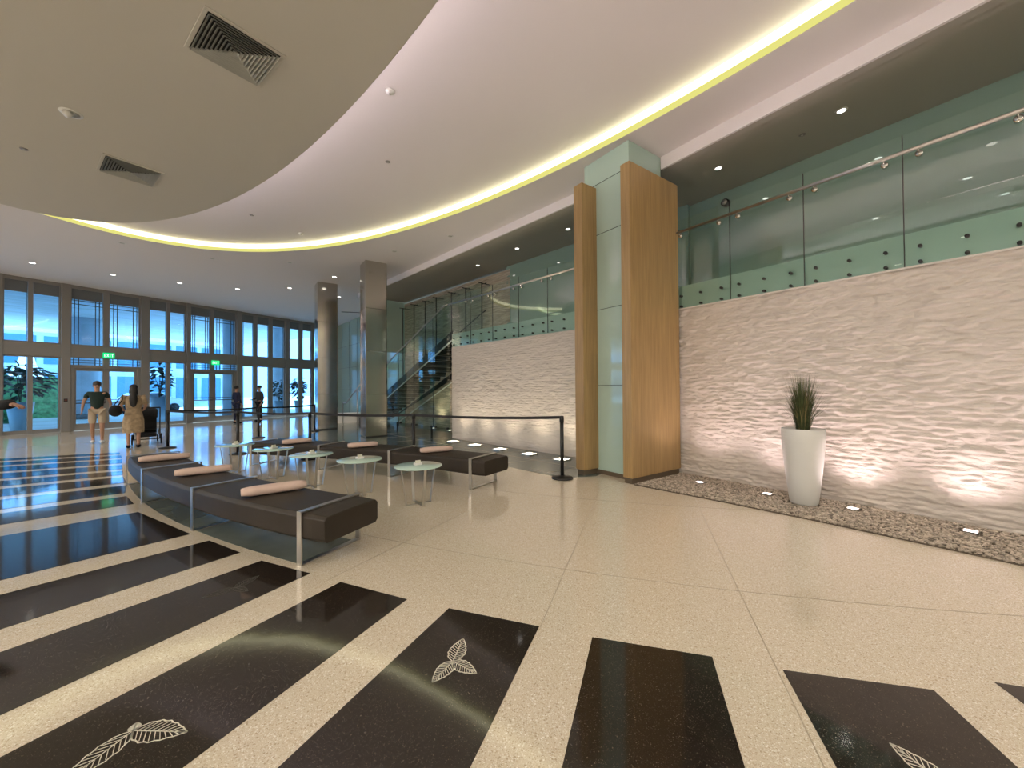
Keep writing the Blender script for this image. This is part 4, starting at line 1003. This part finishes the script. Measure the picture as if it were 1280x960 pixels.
    def garment(nm, joints, r, mat, edges):
        ii = {n: i for i, n in enumerate(joints)}
        pts = [tuple((Vector(J[n]) if isinstance(n, str) and n in J else Vector(cloth['extra'][n])) * k) for n in joints]
        return skin_mesh(nm, pts, [(ii[a], ii[b]) for a, b in edges], [tuple(c * k for c in (q if isinstance(q, tuple) else (q, q))) for q in r], MT[mat], t)
    ex = cloth.setdefault('extra', {})
    mix = lambda a, b, u: tuple(Vector(J[a]).lerp(Vector(J[b]), u))
    if cloth.get('shirt'):
        u = cloth.get('sleeve', .6); ex['lsl'] = mix('ls', 'le', min(u, 1)); ex['rsl'] = mix('rs', 're', min(u, 1)); ex['hem'] = (0, 0, .90); ex['nk'] = (0, 0, 1.44)
        jo = ['hem', 'belly', 'chest', 'nk', 'ls', 'lsl', 'rs', 'rsl']; rr = [(.150, .118), (.142, .115), (.165, .125), .082, .070, .060, .070, .060]
        e = [('hem', 'belly'), ('belly', 'chest'), ('chest', 'nk'), ('chest', 'ls'), ('ls', 'lsl'), ('chest', 'rs'), ('rs', 'rsl')]
        if u > 1:
            cf = cloth.get('cuff', .9); ex['lcf'] = mix('le', 'lw', cf); ex['rcf'] = mix('re', 'rw', .9); jo += ['lcf', 'rcf']; rr += [.058 if cf > 1 else .042, .042]; e += [('lsl', 'lcf'), ('rsl', 'rcf')]; rr[5] = rr[7] = .054
        garment('shirt', jo, rr, cloth['shirt'], e)
    if cloth.get('legs'):
        u = cloth.get('leglen', .9)
        ex['ll'] = mix('lp', 'lk', min(u, 1)); ex['rl'] = mix('rp', 'rk', min(u, 1)); ex['w'] = (0, 0, .97)
        jo = ['w', 'lp', 'll', 'rp', 'rl']; rr = [(.14, .11), .095, .085, .095, .085]; e = [('w', 'lp'), ('lp', 'll'), ('w', 'rp'), ('rp', 'rl')]
        if u > 1: ex['lc'] = mix('lk', 'la', .9); ex['rc'] = mix('rk', 'ra', .9); jo += ['lc', 'rc']; rr += [.06, .06]; rr[2] = rr[4] = .075; e += [('ll', 'lc'), ('rl', 'rc')]
        garment('trousers' if u > 1 else 'shorts', jo, rr, cloth['legs'], e)
    if cloth.get('dress'):
        m = MB(); pr = [(.06, 1.46), (.13, 1.44), (.185, 1.36), (.175, 1.2), (.15, 1.08), (.18, .95), (.21, .75), (.215, .5), (.21, .42)]
        vs_ = []; n = 28
        for r, z in pr:
            for q in range(n):
                a = 2 * pi * q / n; rip = 1 + (.05 * sin(6 * a) if z < .9 else 0); vs_.append((r * cos(a) * rip * k, r * .72 * sin(a) * rip * k, z * k))
        m.add(vs_, [(i * n + q, i * n + (q + 1) % n, (i + 1) * n + (q + 1) % n, (i + 1) * n + q) for i in range(len(pr) - 1) for q in range(n)], True); m.build('dress', MT[cloth['dress']], t)
        for A, B in (('ls', 'le'), ('rs', 're')):
            a, b = Vector(J[A]) * k, Vector(J[B]) * k
            MB().tube([a.lerp(b, -.1), a.lerp(b, .3), a.lerp(b, .85)], [.07 * k, .068 * k, .058 * k], 12).build('sleeve', MT[cloth['dress']], t)
    for an, to in (('la', 'lt'), ('ra', 'rt')):
        A, B = Vector(J[an]) * k, Vector(J[to]) * k; m = MB(); d = (B - A); c = (A + B) / 2
        d2 = Vector((d.x, d.y, 0)).normalized(); R = Matrix(((d2.y, d2.x, 0), (-d2.x, d2.y, 0), (0, 0, 1)))
        zc = min(A.z, B.z) + .0
        m.ellipsoid((c.x, c.y, zc + .012), (.05, .14, .045), 14, 8, R); m.build('shoe', MT[cloth.get('shoe', 'blackcloth')], t)
    return t
cam_dir = lambda x, y: atan2(-x, -(-y)) 
# man walking towards the camera
man = person((-3.25, 16.1, 0), pi + .18, 'person in dark green T-shirt and beige shorts walking away from the left doors',
       dict(lk=(-.10, .10, .50), la=(-.10, .02, .10), lt=(-.10, .18, .04), rk=(.09, .03, .50), ra=(.08, -.16, .14), rt=(.08, -.03, .04), le=(-.26, -.06, 1.15), lw=(-.27, .08, .93), lh=(-.27, .12, .87), re=(.26, -.03, 1.15), rw=(.28, .12, .95), rh=(.28, .17, .90)),
       dict(shirt='green_shirt', legs='shorts', shoe='shoe'), hgt=1.80, skin='skin_tan', hairmat='hair_brown')
wom = person((-2.2, 14.25, 0), .12, 'person with long black hair in a tan dress pushing a stroller', dict(le=(-.25, -.02, 1.16), lw=(-.2, .2, 1.03), lh=(-.17, .28, 1.02), re=(.25, .0, 1.16), rw=(.2, .24, 1.03), rh=(.18, .32, 1.02)),
       dict(dress='dress', shoe='blackcloth'), hair='long', hgt=1.68, skin='skin_tan')
t = thing('shoulder_bag', 'black shoulder bag hanging at the left side of the person in the tan dress', 'bag', (-2.50, 14.02, .86), .12)
MB().ellipsoid((0, 0, .14), (.13, .10, .15), 16, 12).build('pouch', MT['blackcloth'], t); MB().tube([(-.04, .0, .26), (.06, .0, .44), (.13, 0, .545), (.12, .05, .42), (.04, .04, .26)], .012, 6).build('strap', MT['blackcloth'], t)
# stroller
t = thing('stroller', 'black stroller with large wheels pushed by the person in the tan dress', 'stroller', (-2.05, 15.12, 0), .12)
def wheel(x, y, r):
    w = MB(); n = 20
    pts = [(x, y + r * cos(2 * pi * q / n), r + (r - .02) * sin(2 * pi * q / n)) for q in range(n)]
    w.tube(pts + [pts[0]], .02, 6, cap=False)
    o = w.build('wheel', MT['tyre'], t)
    h = MB(); h.disc((x, y, r), (1, 0, 0), r * .72, .02, 18); h.build('hub', MT['darkmetal'], o)
for x in (-.3, .3): wheel(x, -.25, .15); 
for x in (-.22, .22): wheel(x, .45, .11)
m = MB()
for x in (-.27, .27):
    m.tube([(x, -.55, 1.04), (x, -.35, .8), (x, .1, .45), (x * .8, .45, .12)], .014, 8); m.tube([(x, -.25, .16), (x, .05, .62), (x, .12, .75)], .014, 8)
m.tube([(-.27, -.55, 1.04), (.27, -.55, 1.04)], .018, 8); m.tube([(-.3, -.25, .15), (.3, -.25, .15)], .012, 8); m.build('frame', MT['darkmetal'], t)
m = MB(); m.add([(x, y, z) for x in (-.2, .2) for y, z in ((-.15, .5), (.3, .45), (.42, .3), (.36, .28), (.22, .38), (-.1, .42), (-.3, .95), (-.24, .98))], [tuple(range(8)), tuple(range(15, 7, -1))] + [(i, 8 + i, 8 + (i + 1) % 8, (i + 1) % 8) for i in range(8)]); m.build('seat', MT['blackcloth'], t)
m = MB(); vs_ = []; n = 12
for i in range(9):
    a = radians(10 + 130 * i / 8)
    for q in range(n): x = -.22 + .44 * q / (n - 1); vs_.append((x, -.12 + .36 * -cos(a), .72 + .33 * sin(a) * (1 - .25 * (abs(x) / .22) ** 3)))
m.add(vs_, [(i * n + q, i * n + q + 1, (i + 1) * n + q + 1, (i + 1) * n + q) for i in range(8) for q in range(n - 1)], True); c_ = m.build('canopy', MT['blackcloth'], t); c_.modifiers.new('s', 'SOLIDIFY').thickness = .012
MB().box((-.2, -.2, .2), (.2, .3, .3)).build('basket', MT['blackcloth'], t, bevel=.03)
# two dark figures by the windows
person((.05, 21.6, 0), radians(-60), 'person in dark navy clothes standing near the window, left of the pair', dict(lw=(-.2, .2, 1.1), lh=(-.18, .26, 1.14)), dict(shirt='navy', sleeve=1.2, legs='navy', leglen=1.2), hgt=1.72, skin='skin')
person((.95, 22.3, 0), radians(120), 'person in charcoal top standing near the window, right of the pair', dict(rw=(.22, .2, 1.05), rh=(.2, .26, 1.06)), dict(shirt='greyshirt', sleeve=1.2, legs='blackcloth', leglen=1.2), hgt=1.74, skin='skin')
# person at the left edge, only forearm in view
person((-2.345, 6.39, 0), radians(-125.5), 'person in black sleeve at the left edge, only the lower arm in view', dict(ls=(-.17, .03, 1.42), le=(-.2, .2, 1.38), lw=(-.16, .46, 1.40), lh=(-.15, .53, 1.39)), dict(shirt='blackcloth', sleeve=1.2, cuff=1.15, legs='blackcloth', leglen=1.2), hgt=1.72, skin='skin')
